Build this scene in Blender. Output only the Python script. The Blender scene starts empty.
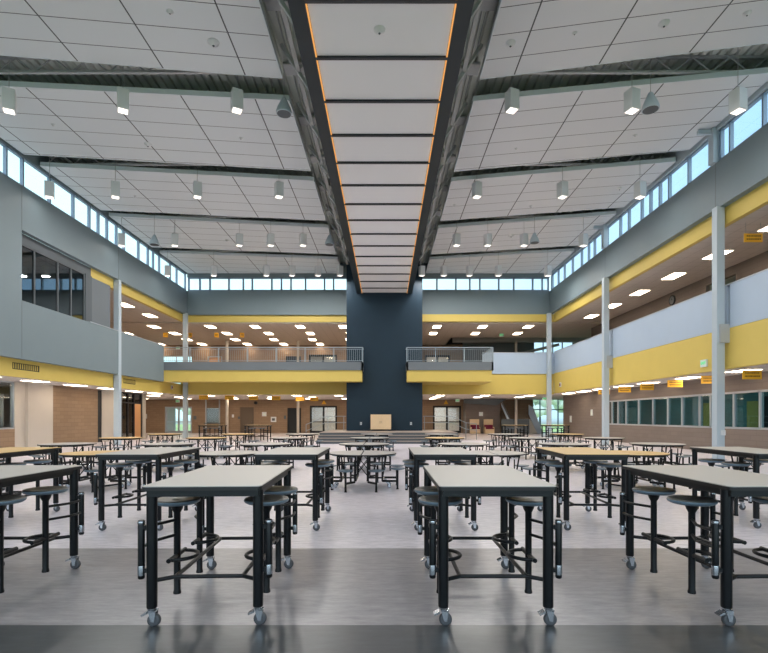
import bpy, math, random
from mathutils import Vector, Matrix
random.seed(7)
SC = bpy.context.scene
COL = SC.collection
PI = math.pi
F = 500.0; VX = 386.0; HY = 417.0; EYE = 1.5      # focal length in px, vanishing point, eye height

# ------------------------------------------------------------------ materials
def srgb(r, g, b):
    def f(c):
        c /= 255.0
        return c/12.92 if c <= .04045 else ((c+.055)/1.055)**2.4
    return (f(r), f(g), f(b), 1)
def mat(name, col, rough=.6, metal=0, noise=0, nscale=6, bump=0, spec=.5, emit=None, estr=0):
    m = bpy.data.materials.new(name); m.use_nodes = True
    nt = m.node_tree; b = nt.nodes['Principled BSDF']
    b.inputs['Base Color'].default_value = col
    b.inputs['Roughness'].default_value = rough
    b.inputs['Metallic'].default_value = metal
    b.inputs['Specular IOR Level'].default_value = spec
    if emit:
        b.inputs['Emission Color'].default_value = emit
        b.inputs['Emission Strength'].default_value = estr
    if noise or bump:
        tc = nt.nodes.new('ShaderNodeTexCoord'); n = nt.nodes.new('ShaderNodeTexNoise')
        n.inputs['Scale'].default_value = nscale; n.inputs['Detail'].default_value = 4
        nt.links.new(tc.outputs['Object'], n.inputs['Vector'])
        if noise:
            mx = nt.nodes.new('ShaderNodeMix'); mx.data_type = 'RGBA'
            mx.inputs['A'].default_value = tuple(max(0, c*(1-noise)) for c in col[:3])+(1,)
            mx.inputs['B'].default_value = tuple(min(1, c*(1+noise)) for c in col[:3])+(1,)
            nt.links.new(n.outputs['Fac'], mx.inputs['Factor'])
            nt.links.new(mx.outputs['Result'], b.inputs['Base Color'])
        if bump:
            bp = nt.nodes.new('ShaderNodeBump'); bp.inputs['Strength'].default_value = bump
            nt.links.new(n.outputs['Fac'], bp.inputs['Height']); nt.links.new(bp.outputs['Normal'], b.inputs['Normal'])
    return m
def brick(name, c1, c2, mort, bw, bh, mw=.008, axis='XZ', rough=.8):
    m = bpy.data.materials.new(name); m.use_nodes = True
    nt = m.node_tree; b = nt.nodes['Principled BSDF']; b.inputs['Roughness'].default_value = rough
    tc = nt.nodes.new('ShaderNodeTexCoord'); sp = nt.nodes.new('ShaderNodeSeparateXYZ'); cb = nt.nodes.new('ShaderNodeCombineXYZ')
    nt.links.new(tc.outputs['Object'], sp.inputs[0])
    nt.links.new(sp.outputs['X' if axis == 'XZ' else 'Y'], cb.inputs['X']); nt.links.new(sp.outputs['Z'], cb.inputs['Y'])
    t = nt.nodes.new('ShaderNodeTexBrick')
    t.inputs['Color1'].default_value = c1; t.inputs['Color2'].default_value = c2; t.inputs['Mortar'].default_value = mort
    t.inputs['Scale'].default_value = 1; t.inputs['Mortar Size'].default_value = mw
    t.inputs['Brick Width'].default_value = bw; t.inputs['Row Height'].default_value = bh
    nt.links.new(cb.outputs[0], t.inputs['Vector']); nt.links.new(t.outputs['Color'], b.inputs['Base Color'])
    return m
def glass(name, tint, refl=.10, rough=.02):
    m = bpy.data.materials.new(name); m.use_nodes = True
    nt = m.node_tree; nt.nodes.clear()
    o = nt.nodes.new('ShaderNodeOutputMaterial'); mx = nt.nodes.new('ShaderNodeMixShader')
    tr = nt.nodes.new('ShaderNodeBsdfTransparent'); tr.inputs[0].default_value = tint
    gl = nt.nodes.new('ShaderNodeBsdfGlossy'); gl.inputs['Roughness'].default_value = rough
    mx.inputs[0].default_value = refl
    nt.links.new(tr.outputs[0], mx.inputs[1]); nt.links.new(gl.outputs[0], mx.inputs[2]); nt.links.new(mx.outputs[0], o.inputs[0])
    return m
def emis(name, col, s):
    m = bpy.data.materials.new(name); m.use_nodes = True
    nt = m.node_tree; nt.nodes.clear()
    o = nt.nodes.new('ShaderNodeOutputMaterial'); e = nt.nodes.new('ShaderNodeEmission')
    e.inputs[0].default_value = col; e.inputs[1].default_value = s
    nt.links.new(e.outputs[0], o.inputs[0]); return m

def grid_mat(name, col, line, x0, px, y0, py, w=.02, rough=.85, wy=None, skew=0):
    """tiles: dark joints every px across X (phase x0) and every py along Y (phase y0), object space"""
    m = bpy.data.materials.new(name); m.use_nodes = True
    nt = m.node_tree; b = nt.nodes['Principled BSDF']; b.inputs['Roughness'].default_value = rough
    tc = nt.nodes.new('ShaderNodeTexCoord'); sp = nt.nodes.new('ShaderNodeSeparateXYZ'); nt.links.new(tc.outputs['Object'], sp.inputs[0])
    outs = []
    ys_ = sp.outputs['Y']
    if skew:
        q = nt.nodes.new('ShaderNodeMath'); q.operation = 'MULTIPLY_ADD'; nt.links.new(sp.outputs['X'], q.inputs[0]); q.inputs[1].default_value = skew; nt.links.new(sp.outputs['Y'], q.inputs[2]); ys_ = q.outputs[0]
    for ax, p0, p, ww in (('X', x0, px, w), ('Y', y0, py, wy or w)):
        a = nt.nodes.new('ShaderNodeMath'); a.operation = 'SUBTRACT'; nt.links.new(sp.outputs['X'] if ax == 'X' else ys_, a.inputs[0]); a.inputs[1].default_value = p0 - p/2
        c = nt.nodes.new('ShaderNodeMath'); c.operation = 'FLOORED_MODULO'; nt.links.new(a.outputs[0], c.inputs[0]); c.inputs[1].default_value = p
        d = nt.nodes.new('ShaderNodeMath'); d.operation = 'SUBTRACT'; nt.links.new(c.outputs[0], d.inputs[0]); d.inputs[1].default_value = p/2
        e = nt.nodes.new('ShaderNodeMath'); e.operation = 'ABSOLUTE'; nt.links.new(d.outputs[0], e.inputs[0])
        f = nt.nodes.new('ShaderNodeMath'); f.operation = 'LESS_THAN'; nt.links.new(e.outputs[0], f.inputs[0]); f.inputs[1].default_value = ww/2
        outs.append(f)
    mxm = nt.nodes.new('ShaderNodeMath'); mxm.operation = 'MAXIMUM'
    nt.links.new(outs[0].outputs[0], mxm.inputs[0]); nt.links.new(outs[1].outputs[0], mxm.inputs[1])
    mx = nt.nodes.new('ShaderNodeMix'); mx.data_type = 'RGBA'
    mx.inputs['A'].default_value = col; mx.inputs['B'].default_value = line
    nt.links.new(mxm.outputs[0], mx.inputs['Factor']); nt.links.new(mx.outputs['Result'], b.inputs['Base Color'])
    return m

M = {}
M['black'] = mat('black_powder_coat', srgb(13, 16, 19), .38, 0, .1, 30, spec=.3)
M['apron'] = mat('dark_steel_apron', srgb(11, 17, 21), .4, spec=.35)
M['edge'] = mat('black_edge_band', srgb(18, 18, 20), .5)
M['lam_grey'] = mat('grey_laminate', srgb(176, 171, 167), .4, 0, .04, 60)
M['lam_yellow'] = mat('maple_laminate', srgb(214, 178, 118), .42, 0, .08, 12)
M['seat_dark'] = mat('dark_seat_plastic', srgb(66, 66, 64), .38, 0, .12, 40)
M['seat_rim'] = mat('blue_grey_seat_rim', srgb(94, 112, 126), .35)
M['chrome'] = mat('zinc_caster_metal', srgb(176, 180, 186), .22, .95)
M['rubber'] = mat('grey_rubber_wheel', srgb(70, 72, 76), .6)
M['wall_grey'] = mat('blue_grey_wall_panel', srgb(116, 132, 139), .55, 0, .04, 1.2)
M['wall_grey_dk'] = mat('mid_grey_wall_panel', srgb(104, 112, 118), .6, 0, .03, 2)
M['guard_white'] = mat('pale_blue_guard_panel', srgb(172, 190, 210), .5, 0, .03, 2)
M['yellow'] = mat('mustard_yellow_paint', srgb(212, 188, 98), .6, 0, .04, 2)
M['navy'] = mat('dark_teal_blue_paint', srgb(22, 42, 56), .5, 0, .08, 1.5, spec=.25)
M['beam'] = mat('dark_slate_beam_paint', srgb(36, 47, 53), .5, spec=.3)
M['crossbar'] = mat('dark_crossbar', srgb(30, 38, 46), .5)
M['col'] = mat('pale_blue_steel', srgb(176, 190, 200), .45)
M['fascia'] = mat('pale_cloud_edge_trim', srgb(212, 222, 228), .5)
M['steel'] = mat('joist_grey_steel', srgb(168, 172, 174), .5)
M['deck'] = mat('olive_grey_roof_deck', srgb(205, 210, 204), .6)
M['white'] = mat('white_paint', srgb(214, 218, 220), .6)
M['offwhite'] = mat('warm_white_wall', srgb(188, 182, 174), .7, 0, .03, 3)
M['soffit'] = grid_mat('lower_ceiling_tile', srgb(206, 200, 194), srgb(160, 156, 150), 0, .61, 0, .61, .015)
M['panel_white'] = mat('white_soffit_panel', srgb(222, 225, 228), .7, 0, .02, 1)
M['brick_x'] = brick('tan_block_far', srgb(146, 123, 100), srgb(138, 115, 93), srgb(124, 103, 84), .6, .2)
M['brick_y'] = brick('tan_block_side', srgb(146, 123, 100), srgb(138, 115, 93), srgb(124, 103, 84), .6, .2, axis='YZ')
M['taupe_x'] = brick('taupe_block', srgb(120, 110, 104), srgb(115, 105, 99), srgb(106, 97, 92), .6, .2)
M['taupe_y'] = brick('taupe_block_side', srgb(120, 110, 104), srgb(115, 105, 99), srgb(106, 97, 92), .6, .2, axis='YZ')
M['alu'] = mat('silver_aluminium', srgb(176, 184, 192), .4, .4)
M['alu_blue'] = mat('blue_grey_mullion', srgb(130, 150, 170), .45, .1)
M['glass'] = glass('clear_window_glass', (.93, .97, .98, 1), .06)
M['glass_dk'] = glass('dark_interior_glass', (.18, .30, .36, 1), .26)
M['glass_teal'] = glass('teal_interior_glass', (.55, .74, .76, 1), .14)
M['teal_room'] = mat('teal_room_wall', srgb(96, 138, 140), .7, 0, .25, .8)
M['dark'] = mat('dark_room', srgb(34, 38, 42), .8)
M['darkdoor'] = mat('dark_brown_door', srgb(96, 82, 68), .6)
M['wood'] = mat('pale_maple', srgb(214, 188, 150), .5, 0, .06, 5)
M['wooddoor'] = mat('orange_maple_door', srgb(200, 150, 100), .5, 0, .06, 5)
M['maroon'] = mat('maroon_upholstery', srgb(120, 26, 60), .8)
M['sign'] = mat('amber_sign_panel', srgb(236, 178, 40), .5)
M['sign_txt'] = mat('brown_sign_lettering', srgb(112, 78, 20), .6)
M['green'] = mat('green_letters', srgb(40, 190, 110), .5, emit=srgb(50, 210, 120), estr=.6)
M['exitface'] = mat('exit_sign_face', srgb(220, 232, 226), .5)
M['stage'] = mat('slate_step_riser', srgb(84, 92, 98), .6)
M['stage_top'] = mat('stage_top_floor', srgb(150, 136, 128), .4, 0, .06, 3)
M['railing'] = mat('grey_rail_steel', srgb(150, 162, 170), .4, .3)
M['curtain'] = mat('grey_curtain', srgb(160, 160, 158), .9, 0, .1, 8)
M['vent'] = mat('vent_dark', srgb(70, 62, 34), .6)
M['trof'] = emis('troffer_lens', (1, .80, .58, 1), 16)
M['lamp'] = emis('pendant_lens', (1, .9, .8, 1), 2.0)
M['led'] = emis('amber_led_strip', (1, .47, .14, 1), .8)
M['grass'] = mat('grass', srgb(176, 196, 130), .9, 0, .2, .6)
M['concrete'] = mat('pale_concrete', srgb(190, 186, 178), .8, 0, .05, 2)
M['leaf'] = mat('tree_leaves', srgb(205, 216, 208), .8, 0, .15, 2, .6)
M['bark'] = mat('bark', srgb(90, 74, 60), .9)

def floor_mat():
    m = bpy.data.materials.new('polished_vinyl_floor'); m.use_nodes = True
    nt = m.node_tree; b = nt.nodes['Principled BSDF']
    tc = nt.nodes.new('ShaderNodeTexCoord'); sp = nt.nodes.new('ShaderNodeSeparateXYZ'); nt.links.new(tc.outputs['Object'], sp.inputs[0])
    def step(v):
        a = nt.nodes.new('ShaderNodeMath'); a.operation = 'GREATER_THAN'; nt.links.new(sp.outputs['Y'], a.inputs[0]); a.inputs[1].default_value = v; return a
    def mixc(f, A, B):
        mx = nt.nodes.new('ShaderNodeMix'); mx.data_type = 'RGBA'
        nt.links.new(f, mx.inputs['Factor'])
        for k, v in (('A', A), ('B', B)):
            if isinstance(v, tuple): mx.inputs[k].default_value = v
            else: nt.links.new(v, mx.inputs[k])
        return mx.outputs['Result']
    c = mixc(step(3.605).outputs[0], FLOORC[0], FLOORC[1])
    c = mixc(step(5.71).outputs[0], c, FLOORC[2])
    n = nt.nodes.new('ShaderNodeTexNoise'); n.inputs['Scale'].default_value = 2.2; n.inputs['Detail'].default_value = 6
    mp = nt.nodes.new('ShaderNodeMapping'); mp.inputs['Scale'].default_value = (1, 4, 1)
    nt.links.new(tc.outputs['Object'], mp.inputs[0]); nt.links.new(mp.outputs[0], n.inputs['Vector'])
    r = nt.nodes.new('ShaderNodeValToRGB'); r.color_ramp.elements[0].position = .3; r.color_ramp.elements[1].position = .72
    r.color_ramp.elements[0].color = (.93, .93, .93, 1); r.color_ramp.elements[1].color = (1.06, 1.06, 1.06, 1)
    nt.links.new(n.outputs['Fac'], r.inputs[0])
    mu = nt.nodes.new('ShaderNodeMix'); mu.data_type = 'RGBA'; mu.blend_type = 'MULTIPLY'; mu.inputs['Factor'].default_value = 1
    nt.links.new(c, mu.inputs['A']); nt.links.new(r.outputs[0], mu.inputs['B'])
    n3 = nt.nodes.new('ShaderNodeTexNoise'); n3.inputs['Scale'].default_value = 5; n3.inputs['Detail'].default_value = 8; n3.inputs['Roughness'].default_value = .75
    nt.links.new(mp.outputs[0], n3.inputs['Vector'])
    r3 = nt.nodes.new('ShaderNodeValToRGB'); r3.color_ramp.elements[0].position = .35; r3.color_ramp.elements[1].position = .65
    r3.color_ramp.elements[0].color = (.72, .72, .73, 1); r3.color_ramp.elements[1].color = (1.2, 1.19, 1.18, 1)
    nt.links.new(n3.outputs['Fac'], r3.inputs[0])
    m3 = nt.nodes.new('ShaderNodeMix'); m3.data_type = 'RGBA'; m3.blend_type = 'MULTIPLY'; m3.inputs['Factor'].default_value = 1
    nt.links.new(mu.outputs['Result'], m3.inputs['A']); nt.links.new(r3.outputs[0], m3.inputs['B'])
    nt.links.new(m3.outputs['Result'], b.inputs['Base Color'])
    n2 = nt.nodes.new('ShaderNodeTexNoise'); n2.inputs['Scale'].default_value = 3; n2.inputs['Detail'].default_value = 5
    nt.links.new(tc.outputs['Object'], n2.inputs['Vector'])
    mr = nt.nodes.new('ShaderNodeMapRange'); mr.inputs['To Min'].default_value = .29; mr.inputs['To Max'].default_value = .34
    nt.links.new(n2.outputs['Fac'], mr.inputs['Value']); nt.links.new(mr.outputs[0], b.inputs['Roughness'])
    b.inputs['Specular IOR Level'].default_value = .85
    return m
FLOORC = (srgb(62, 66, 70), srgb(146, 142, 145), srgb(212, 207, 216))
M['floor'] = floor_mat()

# ------------------------------------------------------------------ mesh builder
class MB:
    def __init__(s): s.v = []; s.f = []; s.sm = []
    def add(s, vs, fs, smooth=False):
        n = len(s.v); s.v += [tuple(p) for p in vs]; s.f += [tuple(i+n for i in f) for f in fs]; s.sm += [smooth]*len(fs); return s
    def box(s, x0, x1, y0, y1, z0, z1):
        vs = [(x0,y0,z0),(x1,y0,z0),(x1,y1,z0),(x0,y1,z0),(x0,y0,z1),(x1,y0,z1),(x1,y1,z1),(x0,y1,z1)]
        return s.add(vs, [(0,3,2,1),(4,5,6,7),(0,1,5,4),(1,2,6,5),(2,3,7,6),(3,0,4,7)])
    def prism(s, pts, z0, z1):          # pts CCW in XY
        n = len(pts)
        vs = [(x,y,z0) for x,y in pts]+[(x,y,z1) for x,y in pts]
        return s.add(vs, [tuple(range(n-1,-1,-1)), tuple(range(n,2*n))]+[(i,(i+1)%n,(i+1)%n+n,i+n) for i in range(n)])
    def extr(s, pts, d):                # 3-D planar polygon extruded by vector d
        n = len(pts); d = Vector(d)
        vs = [Vector(p) for p in pts]+[Vector(p)+d for p in pts]
        return s.add(vs, [tuple(range(n-1,-1,-1)), tuple(range(n,2*n))]+[(i,(i+1)%n,(i+1)%n+n,i+n) for i in range(n)])
    def bar(s, a, b, w, h=None):        # rectangular bar
        a = Vector(a); b = Vector(b); h = h or w; d = (b-a).normalized()
        up = Vector((0,0,1)) if abs(d.z) < .95 else Vector((0,1,0))
        sx = d.cross(up).normalized()*w/2; sy = sx.cross(d).normalized()*h/2
        vs = [a-sx-sy,a+sx-sy,a+sx+sy,a-sx+sy,b-sx-sy,b+sx-sy,b+sx+sy,b-sx+sy]
        return s.add(vs, [(0,1,2,3),(7,6,5,4),(0,4,5,1),(1,5,6,2),(2,6,7,3),(3,7,4,0)])
    def tube(s, pts, r, n=10, closed=False):
        pts = [Vector(p) for p in pts]; m = len(pts); rings = []
        for i, p in enumerate(pts):
            if closed: d = pts[(i+1) % m]-pts[i-1]
            else: d = pts[min(i+1, m-1)]-pts[max(i-1, 0)]
            d.normalize()
            up = Vector((0,0,1)) if abs(d.z) < .9 else Vector((0,1,0))
            a = d.cross(up).normalized(); b = a.cross(d).normalized()
            rr = r[i] if isinstance(r, (list, tuple)) else r
            rings.append([p+a*math.cos(2*PI*k/n)*rr+b*math.sin(2*PI*k/n)*rr for k in range(n)])
        vs = [q for R in rings for q in R]; fs = []
        for i in range(m if closed else m-1):
            j = (i+1) % m
            for k in range(n): fs.append((i*n+k, i*n+(k+1)%n, j*n+(k+1)%n, j*n+k))
        s.add(vs, fs, True)
        if not closed: s.add(rings[0], [tuple(range(n-1,-1,-1))]); s.add(rings[-1], [tuple(range(n))])
        return s
    def lathe(s, prof, c=(0,0,0), n=20, axis='Z'):
        vs = []
        for r, z in prof:
            for k in range(n):
                a = 2*PI*k/n; p = (r*math.cos(a), r*math.sin(a), z)
                if axis == 'X': p = (z, r*math.cos(a), r*math.sin(a))
                if axis == 'Y': p = (r*math.cos(a), z, r*math.sin(a))
                vs.append((p[0]+c[0], p[1]+c[1], p[2]+c[2]))
        fs = []
        for i in range(len(prof)-1):
            for k in range(n): fs.append((i*n+k, i*n+(k+1)%n, (i+1)*n+(k+1)%n, (i+1)*n+k))
        s.add(vs, fs, True)
        s.add(vs[:n], [tuple(range(n-1,-1,-1))]); s.add(vs[-n:], [tuple(range(n))]); return s
    def build(s, name, m, parent=None, mats=None, **kw):
        me = bpy.data.meshes.new(name); me.from_pydata(s.v, [], s.f); me.polygons.foreach_set('use_smooth', s.sm)
        me.materials.append(m)
        me.update(); o = bpy.data.objects.new(name, me); COL.objects.link(o)
        if parent: o.parent = parent
        for k, v in kw.items(): o[k] = v
        return o

def empty(name, loc=(0,0,0), rz=0, parent=None, **kw):
    o = bpy.data.objects.new(name, None); COL.objects.link(o); o.location = loc; o.rotation_euler.z = rz; o.empty_display_size = .1
    if parent: o.parent = parent
    for k, v in kw.items(): o[k] = v
    return o
def tag(o, label, cat, group=None):
    o['label'] = label; o['category'] = cat
    if group: o['group'] = group
    return o
def struct(name, mb, m, label=None, parent=None):
    o = mb.build(name, m, parent)
    if parent is None:
        o['kind'] = 'structure'
        if label: o['label'] = label; o['category'] = name.split('_')[0]
    elif label: o['label'] = label
    return o
def copy_tree(o, parent=None, swap=None):
    c = o.copy(); COL.objects.link(c); c.parent = parent
    if swap and c.type == 'MESH' and c.data in swap: c.data = swap[c.data]
    for ch in list(o.children): copy_tree(ch, c, swap)
    return c
def rrect(x0, x1, y0, y1, r, n=5):
    pts = []
    for cx, cy, a0 in ((x1-r, y0+r, -PI/2), (x1-r, y1-r, 0), (x0+r, y1-r, PI/2), (x0+r, y0+r, PI)):
        for i in range(n+1):
            a = a0+PI/2*i/n; pts.append((cx+r*math.cos(a), cy+r*math.sin(a)))
    return pts
def at(px, py, Y):                      # world point seen at a pixel of the photo at depth Y
    k = F/Y; return Vector(((px-VX)/k, Y, EYE+(HY-py)/k))

# ================================================================== SETTING
XL, XR, YB, YF, YN = -14.2, 11.7, 35.7, 47.0, -5.0
# floor
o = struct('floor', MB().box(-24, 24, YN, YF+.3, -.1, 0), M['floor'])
struct('ground', MB().box(-70, 80, -50, YN-.01, -.3, -.12).box(-70, 80, YF+.31, 110, -.3, -.12).box(-70,-24.3,YN-.01,YF+.31,-.3,-.12).box(24.3,80,YN-.01,YF+.31,-.3,-.12), M['grass'])
struct('path', MB().box(-27, -12, YF+.32, 56, -.115, -.02), M['concrete'])
# left wall upper band, near wall and guard
w = MB()
w.box(XL-.25, XL, 19.5, YB, 8.8, 10.5); w.box(XL-.25, XL, YN, 19.5, 3.77, 10.5); w.box(XL-.25, XL, 19.5, 31.95, 3.77, 6.05)
struct('wall_left', w, M['wall_grey'])
j = MB()
for y in (19.5, 26.55): j.box(XL, XL+.006, y-.012, y+.012, 8.8, 10.5)
j.box(XL, XL+.006, 19.49, 19.51, 3.8, 6.05)
for y in (12., 26.55): j.box(XL, XL+.006, y-.012, y+.012, 3.8, 6.0)
struct('trim_1', j, M['wall_grey_dk'])
struct('trim_2', MB().box(XL-.28, XL+.02, 24, 31.97, 6.05, 6.09), M['alu'])
struct('trim_3', MB().box(XL-.5, XL-.3, YN, YB, 3.08, 3.82), M['yellow'])
struct('trim_4', MB().box(XL-.5, XL-.28, 24.5, YB, 8.31, 8.84), M['yellow'])
struct('wall_left_infill', MB().box(XL-.45, XL-.25, 24.56, 26.2, 6.05, 8.36), M['wall_grey_dk'])
# back wall bands
struct('wall_back', MB().box(XL-.25, -2.61, YB, YB+.25, 8.8, 10.5).box(2.40, XR+.25, YB, YB+.25, 8.8, 10.5), M['wall_grey'])
struct('trim_5', MB().box(XL-.5, -2.61, YB+.2, YB+.4, 8.32, 8.83).box(2.40, XR+.31, YB-.02, YB+.4, 8.32, 8.83), M['yellow'])
struct('trim_6', MB().box(XL-.5, -2.61, YB+.1, YB+.3, 3.11, 4.62).box(2.40, XR+.31, YB+.05, YB+.3, 3.13, 4.58), M['yellow'])
struct('wall_guard', MB().box(6.9, XR+.31, YB-.02, YB+.12, 4.58, 6.07), M['guard_white'])
struct('trim_7', MB().box(6.9, XR+.2, YB-.04, YB+.14, 6.07, 6.11), M['alu'])
# right wall bands
struct('wall_right', MB().box(XR, XR+.25, YN, YB, 8.88, 10.5), M['wall_grey'])
j = MB()
for y in (17.75, 26.7): j.box(XR-.006, XR, y-.012, y+.012, 8.9, 10.5)
struct('trim_8', j, M['wall_grey_dk'])
struct('trim_9', MB().box(XR+.27, XR+.45, YN, YB, 8.28, 8.9), M['yellow'])
g = MB(); 
for y0, y1 in ((YN, 17.45), (17.6, 26.45), (26.6, YB)): g.box(XR+.3, XR+.42, y0, y1, 4.62, 6.12)
struct('wall_guard_right', g, M['guard_white'])
struct('trim_10', MB().box(XR+.28, XR+.44, YN, YB, 6.12, 6.16), M['alu'])
struct('trim_11', MB().box(XR+.3, XR+.5, YN, YB, 3.2, 4.61), M['yellow'])
br = MB()
for y in (17.55, 26.55): br.box(XR-.02, XR+.3, y-.1, y+.1, 4.1, 4.75)
struct('trim_12', br, M['steel'])

# upper walls over the clerestory up to the roof
struct('wall_eave', MB().box(XL-.25, XL, YN, YB, 11.7, 13.4).box(XL, -2.61, YB, YB+.25, 11.48, 13.3).box(2.4, XR, YB, YB+.25, 11.48, 13.3), M['wall_grey'])
struct('wall_eave_right', MB().box(XR-.02, XR+.25, YN, YB, 11.62, 13.4), M['col'])
# slabs and ceilings of the storeys around
struct('ceiling_lower_left', MB().box(-24, XL-.51, YN, YB, 3.12, 3.3), M['soffit'])
struct('ceiling_lower_back', MB().box(-24, 24, YB+.31, YF, 3.14, 3.3), M['soffit'])
struct('ceiling_lower_right', MB().box(XR+.51, 24, YN, YB+.305, 3.18, 3.3), M['soffit'])
struct('floor_upper_left', MB().box(-24, XL-.26, YN, YB, 4.7, 5.0), M['stage_top'])
struct('floor_upper_back', MB().box(-24, 24, YB+.3, YF, 4.7, 5.0), M['stage_top'])
struct('floor_upper_right', MB().box(XR+.5, 24, YN, YB, 4.7, 5.0), M['stage_top'])
struct('ceiling_upper_left', MB().box(-24, XL-.51, YN, YB+.3, 8.34, 8.5), M['soffit'])
struct('ceiling_upper_back', MB().box(-24, 5.6, YB+.3, YF, 8.25, 8.45).box(5.6, 24, YB+.3, 42.6, 8.25, 8.45), M['soffit'])
struct('ceiling_upper_right', MB().box(XR+.46, 24, YN, YB+.3, 8.3, 8.5), M['soffit'])
struct('ceiling_void', MB().box(5.6, 24, 42.6, YF+.2, 9.6, 9.8).box(5.6, 24, 42.5, 42.6, 8.25, 9.8).box(5.5, 5.6, 42.6, YF, 8.25, 9.8), M['wall_grey_dk'])

def holes_wall(y0, y1, x0, x1, z0, z1, holes):
    """wall along X with rectangular holes (hx0,hx1,hz0,hz1)"""
    mb = MB(); xs = sorted(set([x0, x1]+[h[0] for h in holes]+[h[1] for h in holes]))
    for a, b in zip(xs, xs[1:]):
        hs = sorted([(h[2], h[3]) for h in holes if h[0] <= a+1e-6 and h[1] >= b-1e-6])
        z = z0
        for h0, h1 in hs:
            if h0 > z+1e-6: mb.box(a, b, y0, y1, z, h0)
            z = h1
        if z < z1-1e-6: mb.box(a, b, y0, y1, z, z1)
    return mb
kF = F/YF
def fx(px): return (px-VX)/kF
LH = [(fx(165), fx(192), 0, 2.47), (fx(206), fx(219.5), .95, 2.3), (fx(287.5), fx(301), 0, 2.35), (fx(310), fx(337), 0, 2.55), (fx(433), fx(461), 0, 2.55)]
struct('wall_far_lower', holes_wall(YF, YF+.25, -24, 7.2, 0, 3.2, LH), M['brick_x'])
struct('wall_far_stair', holes_wall(YF, YF+.25, 7.2, 24, 0, 3.2, [(13.8, 17.4, 0, 3.2)]), M['brick_x'])
UH = [(fx(160), fx(192), 5.4, 7.25), (fx(286), fx(301), 5.0, 7.2), (fx(309), fx(337), 5.0, 7.35), (fx(425), fx(450), 5.0, 7.3), (fx(208), fx(222), 5.0, 7.2)]
struct('wall_far_upper', holes_wall(YF, YF+.25, -24, 7.2, 4.9, 8.3, UH), M['brick_x'])
struct('wall_far_upper_right', holes_wall(YF, YF+.25, 7.2, 24, 4.9, 9.6, [(13.9, 17.6, 5.2, 9.0)]), M['wall_grey_dk'])
struct('wall_outer_left', MB().box(-24.2, -24, 35, YF, 0, 8.3).box(-24.2,-24,YN,35,4.9,8.3), M['brick_y'])
struct('wall_void', MB().box(5.4, 7.2, YF, YF+.25, 8.3, 9.7), M['dark'])
struct('wall_outer_right', MB().box(24, 24.2, 35, YF, 0, 9.6), M['taupe_y'])
struct('wall_upper_right_corridor', MB().box(15.6, 15.8, 24.4, 38, 5, 8.3).box(15.6, 15.8, YN, 22.3, 5, 8.3).box(15.6, 15.8, 22.3, 24.4, 7.9, 8.3), M['taupe_y'])
struct('wall_upper_right_recess', MB().box(18, 18.2, 22, 25, 5, 8.3), M['dark'])
# lower right wall with a long ribbon window
rw = MB()
rw.box(14, 14.25, YN, 39.3, 0, 1.02).box(14, 14.25, YN, 39.3, 2.52, 3.2).box(14, 14.25, 31.4, 39.3, 1.02, 2.52).box(14, 24, 39.3, 39.5, 0, 3.2)
struct('wall_right_lower', rw, M['taupe_y'])
struct('wall_right_room', MB().box(18.5, 18.7, YN, 39.3, 0, 3.2), M['teal_room'])
struct('door_11', MB().box(18.4, 18.5, 21.3, 22.3, 0, 2.3).box(18.4, 18.5, 24.6, 25.5, 0, 2.3).box(18.4, 18.5, 28.3, 29.0, .9, 2.3), M['yellow'])
struct('trim_18', MB().box(18.3, 18.5, 16.5, 20.4, .8, 2.35).box(18.3, 18.5, 22.8, 24.2, 0, 2.5), M['dark'])
# lower left wall
lw = MB()
lw.box(-17.2, -17, 25.3, 29.5, 0, 3.15)
lw.box(-17.2, -17, YN, 22.9, 0, .95)
struct('wall_left_lower', lw, M['brick_y'])
struct('wall_left_piers', MB().box(-17.25, -16.85, 23.55, 25.3, 0, 3.15).box(-17.2, -17, 29.95, 31.36, 0, 3.15).box(-17.2,-16.95, 34.9, 35.3, 0, 3.15).box(-24, -17, 35.1, 35.3, 0, 3.15).box(-17.2,-17,22.9,23.55,0,3.15), M['offwhite'])
struct('wall_left_room', MB().box(-21.2, -21, YN, 35, 0, 3.15), M['offwhite'])
struct('wall_upper_left_room', MB().box(-18.4, -18.2, YN, 24.5, 5, 8.35).box(-18.4, XL-.3, 24.45, 24.55, 5, 8.35), M['wall_grey_dk'])

# ------------------------------------------------ windows
def framed_window(name, plane, c, us, z0, z1, label, fm, gm, fw=.06, depth=.12, rails=(), top=True):
    """plane 'X' (normal X at X=c, us are Y values) or 'Y'"""
    root = empty(name, kind='structure', label=label, category='window')
    fr = MB(); lo, hi = min(us), max(us)
    def bx(u0, u1, za, zb, d=depth):
        if plane == 'X': fr.box(c-d/2, c+d/2, u0, u1, za, zb)
        else: fr.box(u0, u1, c-d/2, c+d/2, za, zb)
    for u in us: bx(u-fw/2, u+fw/2, z0, z1)
    bx(lo, hi, z0, z0+fw); bx(lo, hi, z1-fw, z1)
    for r in rails: bx(lo, hi, r-fw/2, r+fw/2, depth*.9)
    fr.build('window_frame', fm, root)
    g = MB()
    us = sorted(us)
    for a, b in zip(us, us[1:]):
        if plane == 'X': g.box(c-.006, c+.006, a+fw/2, b-fw/2, z0+fw, z1-fw)
        else: g.box(a+fw/2, b-fw/2, c-.006, c+.006, z0+fw, z1-fw)
    g.build('window_pane', gm, root)
    return root
LY = [7100/(386-x) for x in (8, 24.5, 51.4, 75, 91, 100, 108.7, 118, 125.5, 140, 149.4, 154.6, 160.7, 171.4, 178)]
framed_window('window_1', 'X', XL-.1, [-4.9, -2.8, -.7, 1.5, 3, 5, 7, 8.2, 9.6, 11.2, 12.4, 13.6, 15.2, 16.6, 17.8]+LY+[35.6], 10.5, 11.72, 'long clerestory window strip high on the left wall', M['alu_blue'], M['glass'], .075, .13)
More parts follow.
